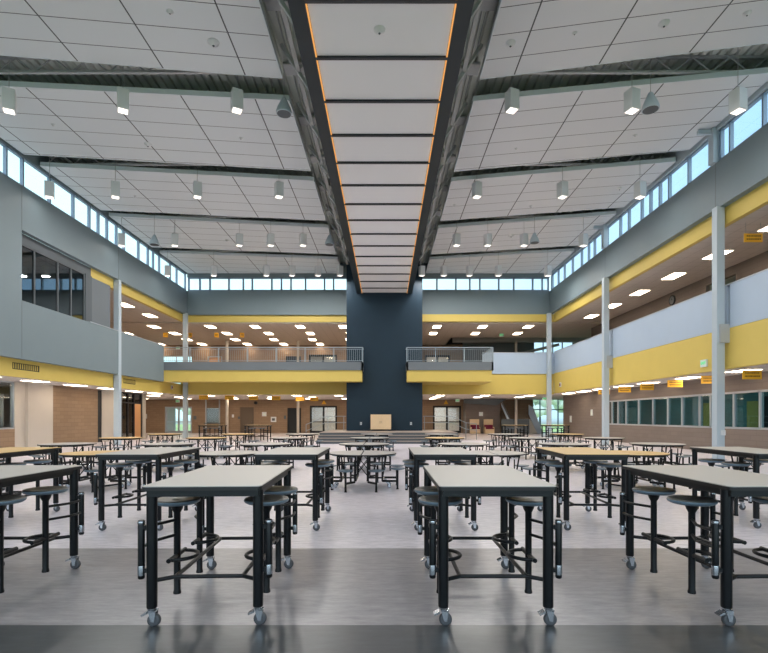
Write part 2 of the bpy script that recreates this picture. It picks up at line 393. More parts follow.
RY = [5850/(x-386) for x in (760.7, 727.8, 718.6, 686.5, 667, 657.7, 648.4, 639.7, 626.9, 618.4, 605.3, 592.8, 587, 580, 571, 563, 556.9, 551)]
framed_window('window_2', 'X', XR+.12, [-4.9, -2.8, -.7, 1.5, 3, 5, 7, 8.2, 9.6, 11.2, 12.4, 13.6, 14.6]+RY+[35.6], 10.5, 11.64, 'long clerestory window strip high on the right wall', M['alu_blue'], M['glass'], .075, .13)
framed_window('window_3', 'Y', YB+.12, [(x-386)/14 for x in (188.3, 199.5, 209.6, 228.6, 243, 252, 271.6, 281.2, 290.8, 305.4, 324.4, 333.5, 349)], 10.5, 11.5, 'clerestory window strip above back balcony, left of dark blue wall', M['alu_blue'], M['glass'], .1, .16)
framed_window('window_4', 'Y', YB+.12, [(x-386)/14 for x in (420, 437, 456, 470, 480, 499, 514, 533, 542.5, 548.5)], 10.5, 11.5, 'clerestory window strip on back wall, right of dark blue wall', M['alu_blue'], M['glass'], .1, .16)
framed_window('window_5', 'X', XL-.32, [19.62, 20.6, 22.07, 23, 24.0], 6.05, 8.4, 'dark interior window high on the left grey wall', M['stage'], M['glass_dk'], .07, .1)
struct('trim_13', MB().box(XL-.45, XL-.26, 19.5, 24.5, 8.4, 8.8).box(XL-.45, XL-.24, 24.05, 24.55, 6.05, 8.4).box(XL-.45,XL-.26,19.45,19.55,6.05,8.8), M['stage'])
RW = [7000/(x-386) for x in (608.5, 611, 617, 625, 637.6, 651.8, 666.7, 681, 698.4, 709.4, 732.4, 758.6)]
framed_window('window_6', 'X', 14.1, RW+[16.6, 14.8, 13, 11, 9, 7, 5, 3, 1, -1, -3, -4.9], 1.02, 2.52, 'ribbon of teal interior windows in lower right wall', M['alu'], M['glass_teal'], .08, .14)
framed_window('window_7', 'X', -17.08, [22.9, 21.6, 20.0, 18.4, 16, 14, 12, 10, 8], .95, 3.12, 'interior window with grey curtain, bottom left wall', M['alu'], M['glass'], .07, .1)
framed_window('window_8', 'Y', YF+.1, [13.8, 14.5, 15.3, 16.2, 17.4], 0, 3.2, 'tall daylit glazing at lower right behind the stair', M['alu_blue'], M['glass'], .09, .12, rails=(2.2,))
framed_window('window_9', 'Y', YF+.1, [13.9, 14.8, 15.7, 16.6, 17.6], 5.2, 9.0, 'daylit upper glazing seen above the white guard wall', M['alu_blue'], M['glass'], .09, .12, rails=(7.4,))
framed_window('window_10', 'Y', YF+.1, [UH[0][0], (UH[0][0]+UH[0][1])/2, UH[0][1]], 5.4, 7.25, 'bright window behind the left balcony railing', M['alu'], M['glass'], .08, .12)
# unseen glazed wall, added behind the viewpoint to let sky light in
framed_window('window_11', 'Y', YN+.1, [-23.5, -21, -18.5, -16, -14.2, -11.6, -9, -6.4, -3.8, -1.2, 1.4, 4, 6.6, 9.2, 11.7, 14, 17, 20, 23.5], 0, 10.5, 'unseen glazed end wall added to light the hall', M['alu'], M['glass'], .08, .14, rails=(2.6, 5, 7.6))
struct('wall_rear', MB().box(XL, XR, YN, YN+.25, 10.5, 13.4), M['wall_grey'])

# curtain behind window_7
cv = []; n = 60
for i in range(n+1):
    y = 19.6+i*(3.2/n); x = -17.45+.05*math.sin(i*1.3)
    cv += [(x, y, .9), (x, y, 2.55)]
tag(MB().add(cv, [(2*i, 2*i+2, 2*i+3, 2*i+1) for i in range(n)], True).build('curtain', M['curtain']), 'grey gathered curtain behind the window at far left edge', 'curtain')
cu = bpy.data.objects['curtain']; md = cu.modifiers.new('t', 'SOLIDIFY'); md.thickness = .02

# ------------------------------------------------ doors in the far wall
def door(name, px0, px1, z0, z1, label, leafm, frame=M['dark'], leaves=1, glassy=False, Y=YF):
    x0, x1 = fx(px0), fx(px1)
    r = empty(name, kind='structure', label=label, category='door')
    f = MB(); t = .07
    f.box(x0, x0+t, Y-.03, Y+.2, z0, z1).box(x1-t, x1, Y-.03, Y+.2, z0, z1).box(x0+t, x1-t, Y-.03, Y+.2, z1-t, z1)
    f.build('door_frame', frame, r)
    w = (x1-x0-2*t)/leaves
    for i in range(leaves):
        a = x0+t+i*w; b = a+w
        if glassy:
            s = MB(); q = .09
            s.box(a, a+q, Y+.06, Y+.11, z0, z1-t).box(b-q, b, Y+.06, Y+.11, z0, z1-t).box(a+q, b-q, Y+.06, Y+.11, z0, z0+.2).box(a+q, b-q, Y+.06, Y+.11, z1-t-q, z1-t).box(a+q, b-q, Y+.06, Y+.11, z0+1, z0+1.08)
            lf = s.build('door_leaf', frame if leafm is None else leafm, r)
            MB().box(a+q, b-q, Y+.08, Y+.09, z0+.2, z0+1).box(a+q, b-q, Y+.08, Y+.09, z0+1.08, z1-t-q).build('glass', M['glass'], lf)
        else:
            lf = MB().box(a+.01, b-.01, Y+.06, Y+.11, z0, z1-t).build('door_leaf', leafm, r)
        hx = b-.12 if i == 0 else a+.12
        MB().tube([(hx, Y+.06, z0+1.02), (hx, Y+.0, z0+1.02), (hx-.1, Y+.0, z0+1.02)], .012, 6).build('door_handle', M['chrome'], r)
    return r
door('door_1', 165, 192, 0, 2.47, 'bright glazed double door to lawn at back left', M['alu'], M['alu'], 2, True)
door('door_3', 287.5, 301, 0, 2.35, 'dark doorway right of wall panels at back', M['dark'], M['dark'])
door('door_4', 310, 337, 0, 2.55, 'dark framed glass double door left of dark blue wall', M['dark'], M['dark'], 2, True)
door('door_5', 433, 461, 0, 2.55, 'dark framed glass double door right of dark blue wall', M['dark'], M['dark'], 2, True)
d2 = empty('door_2', kind='structure', label='plain grey brown door in tan block wall', category='door')
MB().box(fx(241), fx(253.2), YF-.04, YF+.0, 0, 2.36).build('door_leaf', M['darkdoor'], d2)
MB().box(fx(240.4), fx(241), YF-.06, YF, 0, 2.42).box(fx(253.2), fx(253.8), YF-.06, YF, 0, 2.42).box(fx(241), fx(253.2), YF-.06, YF, 2.36, 2.42).build('door_frame', M['darkdoor'], d2)
MB().lathe([(.035, 0), (.035, -.05)], (fx(252), YF-.04, 1.02), 10, 'Y').build('door_handle', M['chrome'], d2)
# upstairs doors
door('door_6', 286, 301, 5, 7.2, 'dark door behind left balcony railing', M['dark'], M['dark'])
door('door_7', 309, 337, 5, 7.35, 'glazed double door behind left balcony beside blue wall', M['dark'], M['dark'], 2, True)
door('door_8', 425, 450, 5, 7.3, 'glazed double door behind the right balcony railing', M['dark'], M['dark'], 2, True)
door('door_9', 208, 222, 5, 7.2, 'wooden door behind left balcony near left column', M['wooddoor'], M['alu'])
# rooms behind doors
struct('wall_vestibule', MB().box(-8.2, 8.0, 51.5, 51.7, -.1, 8.3).box(-8.3,-8.2,47.3,51.5,-.1,8.3).box(8.0,8.1,47.3,51.5,-.1,8.3), M['offwhite'])
struct('floor_vestibule', MB().box(-8.2, 8.0, 47.31, 51.5, -.1, 0).box(-8.2, 8.0, 47.31, 51.5, 4.85, 5.0), M['stage_top'])
struct('ceiling_vestibule', MB().box(-8.2, 8.0, 47.26, 51.5, 3.15, 3.25).box(-8.2, 8.0, 47.26, 51.5, 8.2, 8.3), M['soffit'])
# shuttered counter opening
sh = empty('rolling_shutter', (fx(212.8), YF, 0))
tag(sh, 'grey closed rolling shutter between two silver jambs, tan wall', 'shutter')
hw = (fx(219.5)-fx(206))/2
s = MB()
for i in range(14): s.box(-hw, hw, .02, .06, .95+i*.096, .95+i*.096+.088)
s.build('slat_curtain', M['stage'], sh)
for sgn in (-1, 1): MB().box(sgn*hw-.06, sgn*hw+.06, -.06, 0, 0, 3.12).build('jamb', M['alu'], sh)
MB().box(-hw-.1, hw+.1, -.3, 0, .88, .95).build('counter', M['stage'], sh)
# left corridor glazed doors with wooden leaf (Y 32-34.8 at X=-17)
r = empty('door_10', kind='structure', label='dark glazed entrance with pale wooden door at left', category='door')
f = MB()
for y in (31.4, 32.2, 33.0, 33.8, 34.8): f.box(-17.12, -17.0, y-.04, y+.04, 0, 3.1)
f.box(-17.12, -17, 31.4, 34.8, 2.4, 2.48).box(-17.12, -17, 31.4, 34.8, 3.04, 3.12)
f.build('door_frame', M['dark'], r)
MB().box(-17.08, -17.07, 31.44, 33.76, 0, 3.04).box(-17.08, -17.07, 33.84, 34.76, 2.48, 3.04).build('glass', M['glass_dk'], r)
MB().box(-17.1, -17.04, 33.86, 34.74, .02, 2.38).build('door_leaf', M['wooddoor'], r)
MB().box(-17.12, -17.04, 29.5, 29.95, 0, 3.1).build('side_panel', M['dark'], r)

# ------------------------------------------------ columns
def column(px, k, z0, z1, w, label):
    o = MB().box(-w/2, w/2, -w/2, w/2, z0, z1).box(-w/2-.04, w/2+.04, -w/2-.04, w/2+.04, z0, z0+.02).build('column', M['col'])
    o.location = ((px-VX)/k, F/k, 0); o['kind'] = 'structure'; o['label'] = label; o['category'] = 'column'
    md = o.modifiers.new('b', 'BEVEL'); md.width = .02; md.segments = 2
    return o
column(718.3, 28.3, 0, 8.9, .28, 'nearest tall pale steel column on the right side')
column(605.5, 18.8, 0, 8.9, .28, 'middle tall pale steel column on the right side')
column(549, 14.1, 0, 8.85, .28, 'pale steel column at back right corner')
column(185.5, 14.1, 0, 8.85, .28, 'pale steel column at back left corner')
column(117.5, 18.75, 0, 8.8, .28, 'pale steel column on the left under grey wall')
for px in (227, 298, 516):
    c = column(px, 11.3, 0, 3.16, .2, 'slim cream column near far tan wall, at photo x %s' % {227: 'left, beside shutter', 298: 'middle, beside dark doorway', 516: 'right, beside the stair'}[px])
    c['label'] = {227: 'slim cream column beside the grey rolling shutter', 298: 'slim cream column in front of the dark doorway', 516: 'slim cream column in front of the stair'}[px]
    c.data.materials[0] = M['offwhite']
for px in (227, 298, 436+80):
    c = column(px, 11.3, 5, 8.3, .2, '')
    c['label'] = {227: 'slim upstairs column behind left balcony railing, nearer corner', 298: 'slim upstairs column behind left balcony railing, nearer blue wall', 516: 'slim upstairs column above the white guard wall'}[px]
    c.data.materials[0] = M['offwhite']
# clerestory steel stubs on the right
for y in (17.8, 26.7):
    c = MB().box(XR-.14, XR+.1, y-.14, y+.14, 10.5, 12.1).box(XR-.6, XR, y-.06, y+.06, 11.55, 11.7).build('column', M['col'], kind='structure')
    c['label'] = 'steel stub column in right clerestory, %s' % ('nearer' if y < 20 else 'farther'); c['category'] = 'column'

# ------------------------------------------------ dark blue wall, central ceiling beam
BY = 33.0
struct('wall_blue', MB().box(-2.61, 2.40, BY, YB+.4, 0, 12.6), M['navy'])
bm = empty('ceiling_beam', (-.1, 0, 0), kind='structure', label='long dark ceiling beam with white lit panels and orange edges', category='beam')
Z0 = 9.65
for s_, nm in ((-1, 'left'), (1, 'right')):
    xi, xo = (1.50*s_, 1.83*s_)
    g = MB(); a, b = min(xi, xo), max(xi, xo)
    g.box(a, b, YN+.3, BY, Z0, Z0+.05); g.box(min(xo, xo-.05*s_), max(xo, xo-.05*s_), YN+.3, BY, Z0+.05, Z0+.85)
    g.box(min(xi, xi+.05*s_), max(xi, xi+.05*s_), YN+.3, BY, Z0+.05, Z0+.16); g.box(a, b, YN+.3, BY, Z0+.85, Z0+.9)
    g.build('side_girder', M['beam'], bm)
    MB().box(min(xi-.005*s_, xi-.035*s_), max(xi-.005*s_, xi-.035*s_), YN+.3, BY, Z0+.01, Z0+.045).build('light_strip', M['led'], bm)
ys = [9.82+1.565*n for n in range(-9, 15)]
for y in ys[1:]:
    MB().box(-1.5, 1.5, y-.04, y+.04, Z0+.0, Z0+.10).build('crossbar', M['crossbar'], bm)
for a, b in zip(ys, ys[1:]+[BY]):
    MB().box(-1.46, 1.46, a+.04, b-.04, Z0+.05, Z0+.07).build('soffit_panel', M['panel_white'], bm)
MB().box(-1.83, 1.83, YN+.3, BY, Z0+.9, Z0+.92).build('top_cover', M['beam'], bm)

# ------------------------------------------------ roof deck, clouds, joists
def hL(x): return 11.75
def hR(x): return 11.75
DK = .75
def h_at(x): return hL(x) if x < 0 else hR(x)
dv = []; xs = []; x = XL
pat = [(0, 0), (.12, 0), (.15, .07), (.24, .07), (.27, 0)]
prof = []
x = XL
while x < XR:
    for dx, dz in pat[1:]:
        if x+dx < XR: prof.append((x+dx, dz))
    x += .27
prof = [(XL, 0)]+prof+[(XR, 0)]
vs = []
for x, dz in prof:
    z = h_at(x)+DK+dz; vs += [(x, YN, z), (x, YB+.2, z)]
fs = [(2*i, 2*i+1, 2*i+3, 2*i+2) for i in range(len(prof)-1)]
rd = MB().add(vs, fs).build('ceiling', M['deck'], kind='structure')
md = rd.modifiers.new('s', 'SOLIDIFY'); md.thickness = .04; md.offset = 1
M['tile_l'] = grid_mat('white_acoustic_tile_left', srgb(214, 221, 225), srgb(84, 88, 92), -4.22, 2.33, .32, .92, .04, wy=.025, skew=-.12)
M['tile_r'] = grid_mat('white_acoustic_tile_right', srgb(214, 218, 222), srgb(84, 88, 92), 3.84, 2.345, .45, .92, .04, wy=.025, skew=.18)
edges = [(-.1, 4.5), (5.35, 9.9), (10.75, 15.15), (16.2, 20.85), (21.7, 26.1), (27.1, 31.5), (32.5, 35.65)]
nth = ['rearmost', 'near', 'nearest', 'second', 'third', 'fourth', 'farthest']
for i, (y0, y1) in enumerate(edges):
    for side, xa, xb, mt in (('left', -13.9, -3.14, 'tile_l'), ('right', 2.85, 11.62, 'tile_r')):
        if side == 'left' and i >= 0: xa = -14.12
        c = empty('ceiling_cloud', (0, y0, 0))
        words = {0: 'over the rear end, just behind the viewpoint', 1: 'overhead at the viewpoint', 2: 'nearest in view, cut by the top of the photo', 3: 'second nearest in view', 4: 'middle of the five in view', 5: 'second farthest in view', 6: 'farthest, by the back clerestory'}[i]
        tag(c, 'white tiled ceiling cloud on %s, %s' % (side, words), 'ceiling cloud', 'acoustic ceiling clouds')
        za, zb = h_at(xa), h_at(xb); L = y1-y0
        SF = {'left': .115, 'right': .19}[side]
        xi_, xo_ = (xb, xa) if side == 'left' else (xa, xb)
        fr = lambda x, f: -(abs(x)-3)*f
        f0 = {('left', 3): .08, ('right', 3): .155, ('left', 5): .145, ('right', 5): .215}.get((side, i), SF)
        f1 = {('left', 2): .125}.get((side, i), SF+.005)
        if i == 6: f1 = 0
        def quad(z0, z1):
            pts = [(xi_, fr(xi_, f0)), (xi_, L+fr(xi_, f1)), (xo_, L+fr(xo_, f1)), (xo_, fr(xo_, f0))]
            if side == 'left': pts = pts[::-1]
            return pts[::-1]
        p = MB().prism(quad(0, 0), za, za+.03)
        p.build('tile_panel', M[mt], c)
        e = MB(); Q = quad(0, 0)
        for u, v in zip(Q, Q[1:]+Q[:1]): e.bar((u[0], u[1], za+.08), (v[0], v[1], za+.08), .03, .17)
        e.build('edge_trim', M['fascia'], c)
        hg = MB()
        for hx in [xa+.6+q*(xb-xa-1.2)/4 for q in range(5)]:
            for hy in (.5, L-.5): hg.tube([(hx, hy+fr(hx, f0), za+.03), (hx, hy+fr(hx, f0), za+DK)], .008, 5)
        hg.build('hanger_wires', M['steel'], c, kind='stuff')
def joist(y, xa, xb, label, depth=.45):
    r = empty('roof_joist', (0, y, 0)); tag(r, label, 'joist', 'open web roof joists')
    top = lambda x: h_at(x)+DK-.07
    ch = MB().bar((xa, 0, top(xa)), (xb, 0, top(xb)), .09, .07); ch.build('top_chord', M['steel'], r)
    MB().bar((xa, 0, top(xa)-depth), (xb, 0, top(xb)-depth), .09, .07).build('bottom_chord', M['steel'], r)
    wb = MB(); n = int(abs(xb-xa)/.55)
    for i in range(n):
        u = xa+(xb-xa)*i/n; v = xa+(xb-xa)*(i+1)/n
        wb.bar((u, 0, top(u)-(0 if i % 2 else depth)), (v, 0, top(v)-(depth if i % 2 else 0)), .035)
    wb.build('web', M['steel'], r)
for y, wd in ((15.75, 'nearest'), (21.3, 'second'), (26.7, 'third'), (32.1, 'farthest')):
    for sd, xa, xb in (('left', -14.1, -3.3), ('right', 3.0, 11.6)):
        joist(y-.55, xa, xb, 'grey open web joist in %s gap between %s ceiling clouds' % (wd, sd))
# long girders each side of the beam
for sd, x, in (('left', -2.55), ('right', 2.28)):
    r = empty('roof_girder', (x, 0, 0)); tag(r, 'dark open web girder running beside the %s edge of the central beam' % sd, 'girder', 'lengthwise roof girders')
    MB().bar((0, YN+.3, 12.6), (0, BY, 12.6), .12, .08).build('top_chord', M['steel'], r)
    MB().bar((0, YN+.3, 11.6), (0, BY, 11.6), .12, .08).build('bottom_chord', M['steel'], r)
    w = MB(); y = YN+.3; i = 0
    while y+1.2 < BY:
        w.bar((0, y, 12.6 if i % 2 else 11.6), (0, y+1.2, 11.6 if i % 2 else 12.6), .06, .06); y += 1.2; i += 1
    w.build('web', M['steel'], r)
    sg = 1 if x < 0 else -1
    for yy in (9.5, 12, 14.5, 17.2, 19.9, 22.6, 25.4, 28.1, 30.8):
        MB().bar((-sg*.5, yy, 12.3), (sg*.75, yy+.3, 10.5), .09).build('brace', M['steel'], r)
        MB().bar((-sg*.6, yy+1, 12.3), (sg*.6, yy+1, 12.3), .5, .08).build('cross_plate', M['steel'], r)
    w = MB()
    for q in (-.45, -.3, .3, .42):
        w.tube([(q*sg*-1, YN+.3, 12.3+abs(q)*.3), (q*sg*-1, BY, 12.3+abs(q)*.3)], .02, 6)
    w.build('conduit', M['steel'], r)

# ------------------------------------------------ pendants, speakers, ceiling discs
def make_pendant(L=.6):
    r = empty('pendant_light')
    w = .16
    b = MB().box(-w, w, -w, w, 0, .60); b.build('housing', M['white'], r)
    MB().box(-w+.03, w-.03, -w+.03, w-.03, -.012, -.002).build('lens', M['lamp'], r)
    MB().tube([(0, 0, .60), (0, 0, .64)], .03, 8).build('cap', M['white'], r)
    c = MB().tube([(0, 0, 0), (0, 0, 1)], .010, 6).build('cable', M['steel'], r); c.location.z = .62
    return r
def make_speaker(L=.22):
    r = empty('cone_speaker')
    MB().lathe([(.24, 0), (.25, .04), (.20, .2), (.10, .42), (.06, .5), (.03, .52)], n=20).build('housing', M['col'], r)
    MB().lathe([(.21, -.008), (.215, -.001)], n=20).build('grille', M['stage'], r)
    c = MB().tube([(0, 0, 0), (0, 0, 1)], .010, 6).build('cable', M['steel'], r); c.location.z = .51
    return r
ROWS = [(15.65, 101, [9, 123, 237, 512, 632, 738], 'nearest'), (21.5, 190, [45.5, 115.4, 197.4, 279, 476.9, 562.5, 640], 'second'),
        (27.0, 240, [120, 174.8, 239.3, 270.7, 303, 456.6, 487.8, 524, 583.4], 'third'), (32.1, 271, [167.5, 213.8, 266.3, 292, 318, 340, 421.9, 443.8, 469.4, 498.4, 547.8], 'farthest')]
pp = make_pendant(); first = True
ordw = ['leftmost', 'second from left', 'third from left', 'fourth from left', 'fifth from left', 'sixth from left', 'seventh from left', 'eighth from left', 'ninth from left', 'tenth from left', 'eleventh from left']
LAMPS = []
for Y, py, xs, wd in ROWS:
    n = 0
    for i, px in enumerate(xs):
        Yc = Y
        for _ in range(6): Yc = Y-(.12 if px < VX else .19)*max(0, abs(px-VX)*Yc/F-3)
        k = F/Yc
        X = (px-VX)/k; z = EYE+(HY-py)/k-.30
        if X < -13.6: X = -13.6
        if X > 11.2: X = 11.1
        o = pp if first else copy_tree(pp); first = False
        o.location = (X, Yc, z)
        o.rotation_euler.z = 0.5 if X < 0 else 0.35
        tag(o, 'square white pendant lamp, %s row overhead, %s of that row' % (wd, ordw[i]), 'pendant lamp', 'square pendant lamps')
        for ch in o.children:
            if ch.name.startswith('cable'): ch.scale.z = 11.75+DK-z-.65
        LAMPS.append((X, Yc, z))
sp = make_speaker(); first = True
for px, py, Y, wd in ((284, 101.5, 15.7, 'left of the beam, nearest'), (650.5, 101.5, 15.7, 'right side, nearest'), (154.5, 240, 26.75, 'far left in the third lamp row'), (329.5, 240, 26.75, 'just left of the beam in the third lamp row'), (534.5, 238, 26.75, 'right side in the third lamp row')):
    o = sp if first else copy_tree(sp); first = False
    Yc = Y
    for _ in range(6): Yc = Y-(.12 if px < VX else .19)*max(0, abs(px-VX)*Yc/F-3)
    p = at(px, py, Yc); o.location = (p.x, p.y, min(p.z-.25, 11.0))
    for ch in o.children:
        if ch.name.startswith('cable'): ch.scale.z = 11.75+DK-o.location.z-.55; tag(o, 'grey cone speaker hanging %s' % wd, 'speaker', 'cone speakers')
# discs on clouds
dp = empty('smoke_detector'); MB().lathe([(.03, -.09), (.07, -.085), (.09, -.04), (.13, -.03), (.14, 0)], n=16).build('housing', M['white'], dp); MB().lathe([(.02, -.11), (.03, -.09)], n=10).build('sensor', M['stage'], dp)
first = True
DISCS = [(170, 11.5), (213, 42), (147, 144), (53, 124.5), (241, 138), (134, 196), (156, 240+5)]
discs = [(213.5, 42, .16, 'large, upper left of the beam'), (170, 11.5, .09, 'small, near the top left of the photo'), (148, 144, .14, 'on the second left cloud, left part'), (53, 124.5, .07, 'small, on second left cloud near the wall'), (241, 138, .07, 'small, on second left cloud near the beam'), (134.7, 195.7, .08, 'on the third left cloud'),
         (510.5, 43, .14, 'nearest right cloud close to the beam'), (664, 23, .14, 'nearest right cloud, middle'), (574.5, 33, .07, 'small, nearest right cloud'), (747, 13, .1, 'nearest right cloud, by photo edge'), (516, 148.5, .06, 'small, second right cloud near beam'), (635, 135, .07, 'second right cloud, middle'), (619.5, 188, .12, 'third right cloud near the wall'), (531, 206, .1, 'third right cloud, middle'), (454, 205, .08, 'third right cloud near the beam'), (227, 240, .1, 'fourth left cloud'), (511, 235, .16, 'fourth right cloud')]
for px, py, r_, wd in discs:
    # intersect the pixel ray with the cloud plane
    dx, dz = (px-VX)/F, (HY-py)/F
    z0 = 11.75
    t = (z0-EYE)/(dz)
    o = dp if first else copy_tree(dp); first = False
    o.location = (dx*t, t, EYE+dz*t); s = r_/.14; o.scale = (s, s, s)
    tag(o, 'white round ceiling detector, %s' % wd, 'detector', 'round ceiling detectors')
o = copy_tree(dp); dx, dz = (379.5-VX)/F, (HY-29.5)/F; t = (Z0+.05-EYE)/dz; o.location = (dx*t, t, Z0+.05); tag(o, 'white round detector on the nearest white panel of the beam', 'detector', 'round ceiling detectors'); o.scale = (.9,)*3

# ------------------------------------------------ troffers
tp = empty('ceiling_light')
MB().box(-.33, .33, -.60, .60, -.012, 0).box(-.31, .31, -.58, .58, -.02, -.012).build('frame', M['white'], tp)
MB().box(-.28, .28, -.55, .55, -.028, -.021).build('diffuser', M['trof'], tp)
first = True
def trof(X, Y, z, label, rz=0):
    global first
    o = tp if first else copy_tree(tp); first = False
    o.location = (X, Y, z); o.rotation_euler.z = rz
    tag(o, label, 'ceiling light', 'recessed ceiling lights')
cols = [-3.2, -6.4, -9.75, -13.1, -17.3, -21.2]
cw = ['first column left of blue wall', 'second column left of blue wall', 'third column left of blue wall', 'fourth column left, near corner post', 'fifth column left of blue wall', 'far left column']
rw_ = ['front row', 'second row', 'third row', 'back row']
for j, Y in enumerate((37.3, 40.3, 43.5, 46.2)):
    for i, X in enumerate(cols):
        trof(X+(.3 if j % 2 else 0), Y, 8.25, 'bright rectangular upstairs ceiling light, %s, %s' % (rw_[j], cw[i]))
        if j < 3: trof(X-.4+(.8 if j % 2 else 0), Y+.8, 3.14, 'bright rectangular downstairs ceiling light, %s, %s' % (rw_[j], cw[i]))
for j, Y in enumerate((37.3, 40.3, 43.2)):
    for i, X in enumerate((3.8, 7.2, 10.6)):
        trof(X, Y if j < 2 else 42.0, 8.25, 'bright rectangular upstairs ceiling light, %s, %s right of blue wall' % (rw_[j], ('first', 'second', 'third')[i])) if (j < 2) else None
        if j < 2 or i == 0: trof(X+.3, Y+.6, 3.14, 'bright rectangular downstairs ceiling light, %s, %s right of blue wall' % (rw_[j], ('first', 'second', 'third')[i]))
sq = ['nearest', 'second', 'third', 'fourth', 'fifth', 'sixth', 'seventh', 'eighth', 'ninth', 'tenth']
for j, Y in enumerate((17.7, 20.9, 24.1, 27.3, 30.5, 33.7, 36.6)):
    trof(13.85, Y, 8.3, 'bright upstairs ceiling light over right gallery, %s along' % sq[j])
for j, Y in enumerate((18.0, 21.2, 24.5, 27.1, 29.9, 32.5, 35.2)):
    trof(12.85, Y, 3.18, 'bright downstairs ceiling light under right gallery, %s along' % sq[j])
for j, Y in enumerate((19.5, 22.4, 25.3, 28.2, 31.2, 34.0)):
    trof(-15.7, Y, 3.12, 'bright downstairs ceiling light under left gallery, %s along' % sq[j])
for j, Y in enumerate((27.3, 30.5, 33.7)):
    for i, X in enumerate((-15.9, -19.5)): trof(X, Y, 8.34, 'bright upstairs ceiling light over left gallery, %s along, %s' % (sq[j], ('edge line', 'inner line')[i]))

# ------------------------------------------------ balconies
def balcony(name, x0, x1, side, left_return=True):
    y0 = 32.0
    struct('floor_'+name, MB().box(x0, x1, y0+.1, YB+.05, 4.8, 5.0), M['stage_top'])
    struct('trim_14' if side == 'left' else 'trim_15', MB().box(x0, x1, y0, y0+.12, 4.5, 5.03).box(x0, x0+.12, y0, YB, 4.5, 5.03).box(x1-.12, x1, y0, YB if side == 'right' else BY-.01, 4.5, 5.03), M['wall_grey_dk'])
    a, b = (x0, x1) if side == 'left' else (x0, x1)
    struct('trim_16' if side == 'left' else 'trim_17', MB().box(x0+.05, x1-.08, y0+.1, YB+.05 if side == 'right' else BY-.05, 3.78, 4.5) if side == 'right' else MB().box(x0+.05, x1-.08, y0+.1, BY-.05, 3.78, 4.5), M['yellow'])
    r = empty('balcony_railing', (0, y0+.06, 0)); tag(r, 'grey steel picket railing on the %s balcony in front of blue wall' % side, 'railing')
    t = MB().box(x0, x1, -.03, .03, 5.93, 5.98).box(x0, x1, -.02, .02, 5.83, 5.85)
    yr = (YB-y0-.1) if side == 'right' else (BY-y0-.1)
    xe = x1-.04
    if side == 'right': t.box(x0, x0+.05, 0, BY-y0-.1, 5.93, 5.98).box(xe-.02, xe+.03, 0, yr, 5.93, 5.98)
    else: t.box(xe-.02, xe+.03, 0, yr, 5.93, 5.98)
    t.build('top_rail', M['railing'], r)
    MB().box(x0, x1, -.02, .02, 5.09, 5.12).build('bottom_rail', M['railing'], r)
    n = int(round((x1-x0)/1.85))
    for i in range(n+1):
        x = x0+.03+(x1-x0-.06)*i/n; MB().box(x-.03, x+.03, -.03, .03, 5.03, 5.94).build('post', M['railing'], r)
    p = MB(); x = x0+.12
    while x < x1-.05: p.box(x-.008, x+.008, -.008, .008, 5.12, 5.84); x += .125
    y = .12
    while y < yr: p.box(xe-.008, xe+.008, y-.008, y+.008, 5.03, 5.94); y += .125
    p.build('pickets', M['railing'], r, kind='stuff')
balcony('balcony_left', -14.45, -1.47, 'left')
balcony('balcony_right', 1.31, 6.88, 'right')

# ------------------------------------------------ stage with steps, rails, cabinet
st = MB()
for i in range(4): st.box(-3.9-.0, 4.2, 27.9+i*.45, YB if i == 3 else 28.35+i*.45, 0 if i == 0 else 0, .15*(i+1)-.03)
struct('stage_steps', st, M['stage'])
tr_ = MB()
for i in range(4): tr_.box(-3.9, 4.2, 27.88+i*.45, (BY if i == 3 else 28.36+i*.45), .15*(i+1)-.03, .15*(i+1))
tr_.box(-3.9, -2.63, 33.0, 35.6, .57, .60).box(2.42, 4.2, 33.0, 35.6, .57, .60)
struct('stage_floor', tr_, M['stage_top'])
struct('stage_sides', MB().box(-3.9, -2.63, 33.0, 35.6, 0, .57).box(2.42, 4.2, 33, 35.6, 0, .57), M['stage'])
def rail(pts, posts, label):
    r = empty('handrail'); tag(r, label, 'handrail')
    MB().tube(pts, .022, 8).build('top_rail', M['railing'], r)
    MB().tube([Vector(p)-Vector((0, 0, .42)) for p in pts], .018, 8).build('mid_rail', M['railing'], r)
    for x, y, z0, z1 in posts: MB().tube([(x, y, z0), (x, y, z1)], .022, 8).build('post', M['railing'], r)
rail([(-5.3, 33.15, 1.0), (-4.0, 33.15, 1.55), (-2.65, 33.15, 1.55)], [(-5.3, 33.15, 0, 1.0), (-3.85, 33.15, 0.6, 1.55), (-2.8, 33.15, .6, 1.55)], 'sloping steel handrail left of the dark blue wall')
rail([(2.45, 33.15, 1.55), (4.35, 33.15, 1.55), (5.3, 33.15, 1.12), (6.0, 33.15, 1.05)], [(2.55, 33.15, .6, 1.55), (4.15, 33.15, .6, 1.55), (5.3, 33.15, 0, 1.12), (6.0, 33.15, 0, 1.05)], 'sloping steel handrail right of the dark blue wall')
cb = empty('rolling_cabinet', (-.33, 32.35, .6)); tag(cb, 'pale maple rolling cabinet on the stage against dark blue wall', 'cabinet')
MB().box(-.66, .66, -.25, .25, .1, 1.06).build('body', M['wood'], cb)
for s_ in (-1, 1):
    d = MB().box(s_*.33-.315, s_*.33+.315, -.275, -.252, .13, 1.03).build('door', M['wood'], cb)
    MB().tube([(s_*.06, -.275, .5), (s_*.06, -.3, .5), (s_*.06, -.3, .64), (s_*.06, -.275, .64)], .007, 6).build('handle', M['chrome'], d)
for a in (-.58, .58):
    for b in (-.18, .18): MB().lathe([(.045, -.02), (.05, 0), (.045, .02)], (a, b, .05), 12, 'X').box(a-.008, a+.008, b-.01, b+.01, .05, .1).build('caster', M['rubber'], cb)
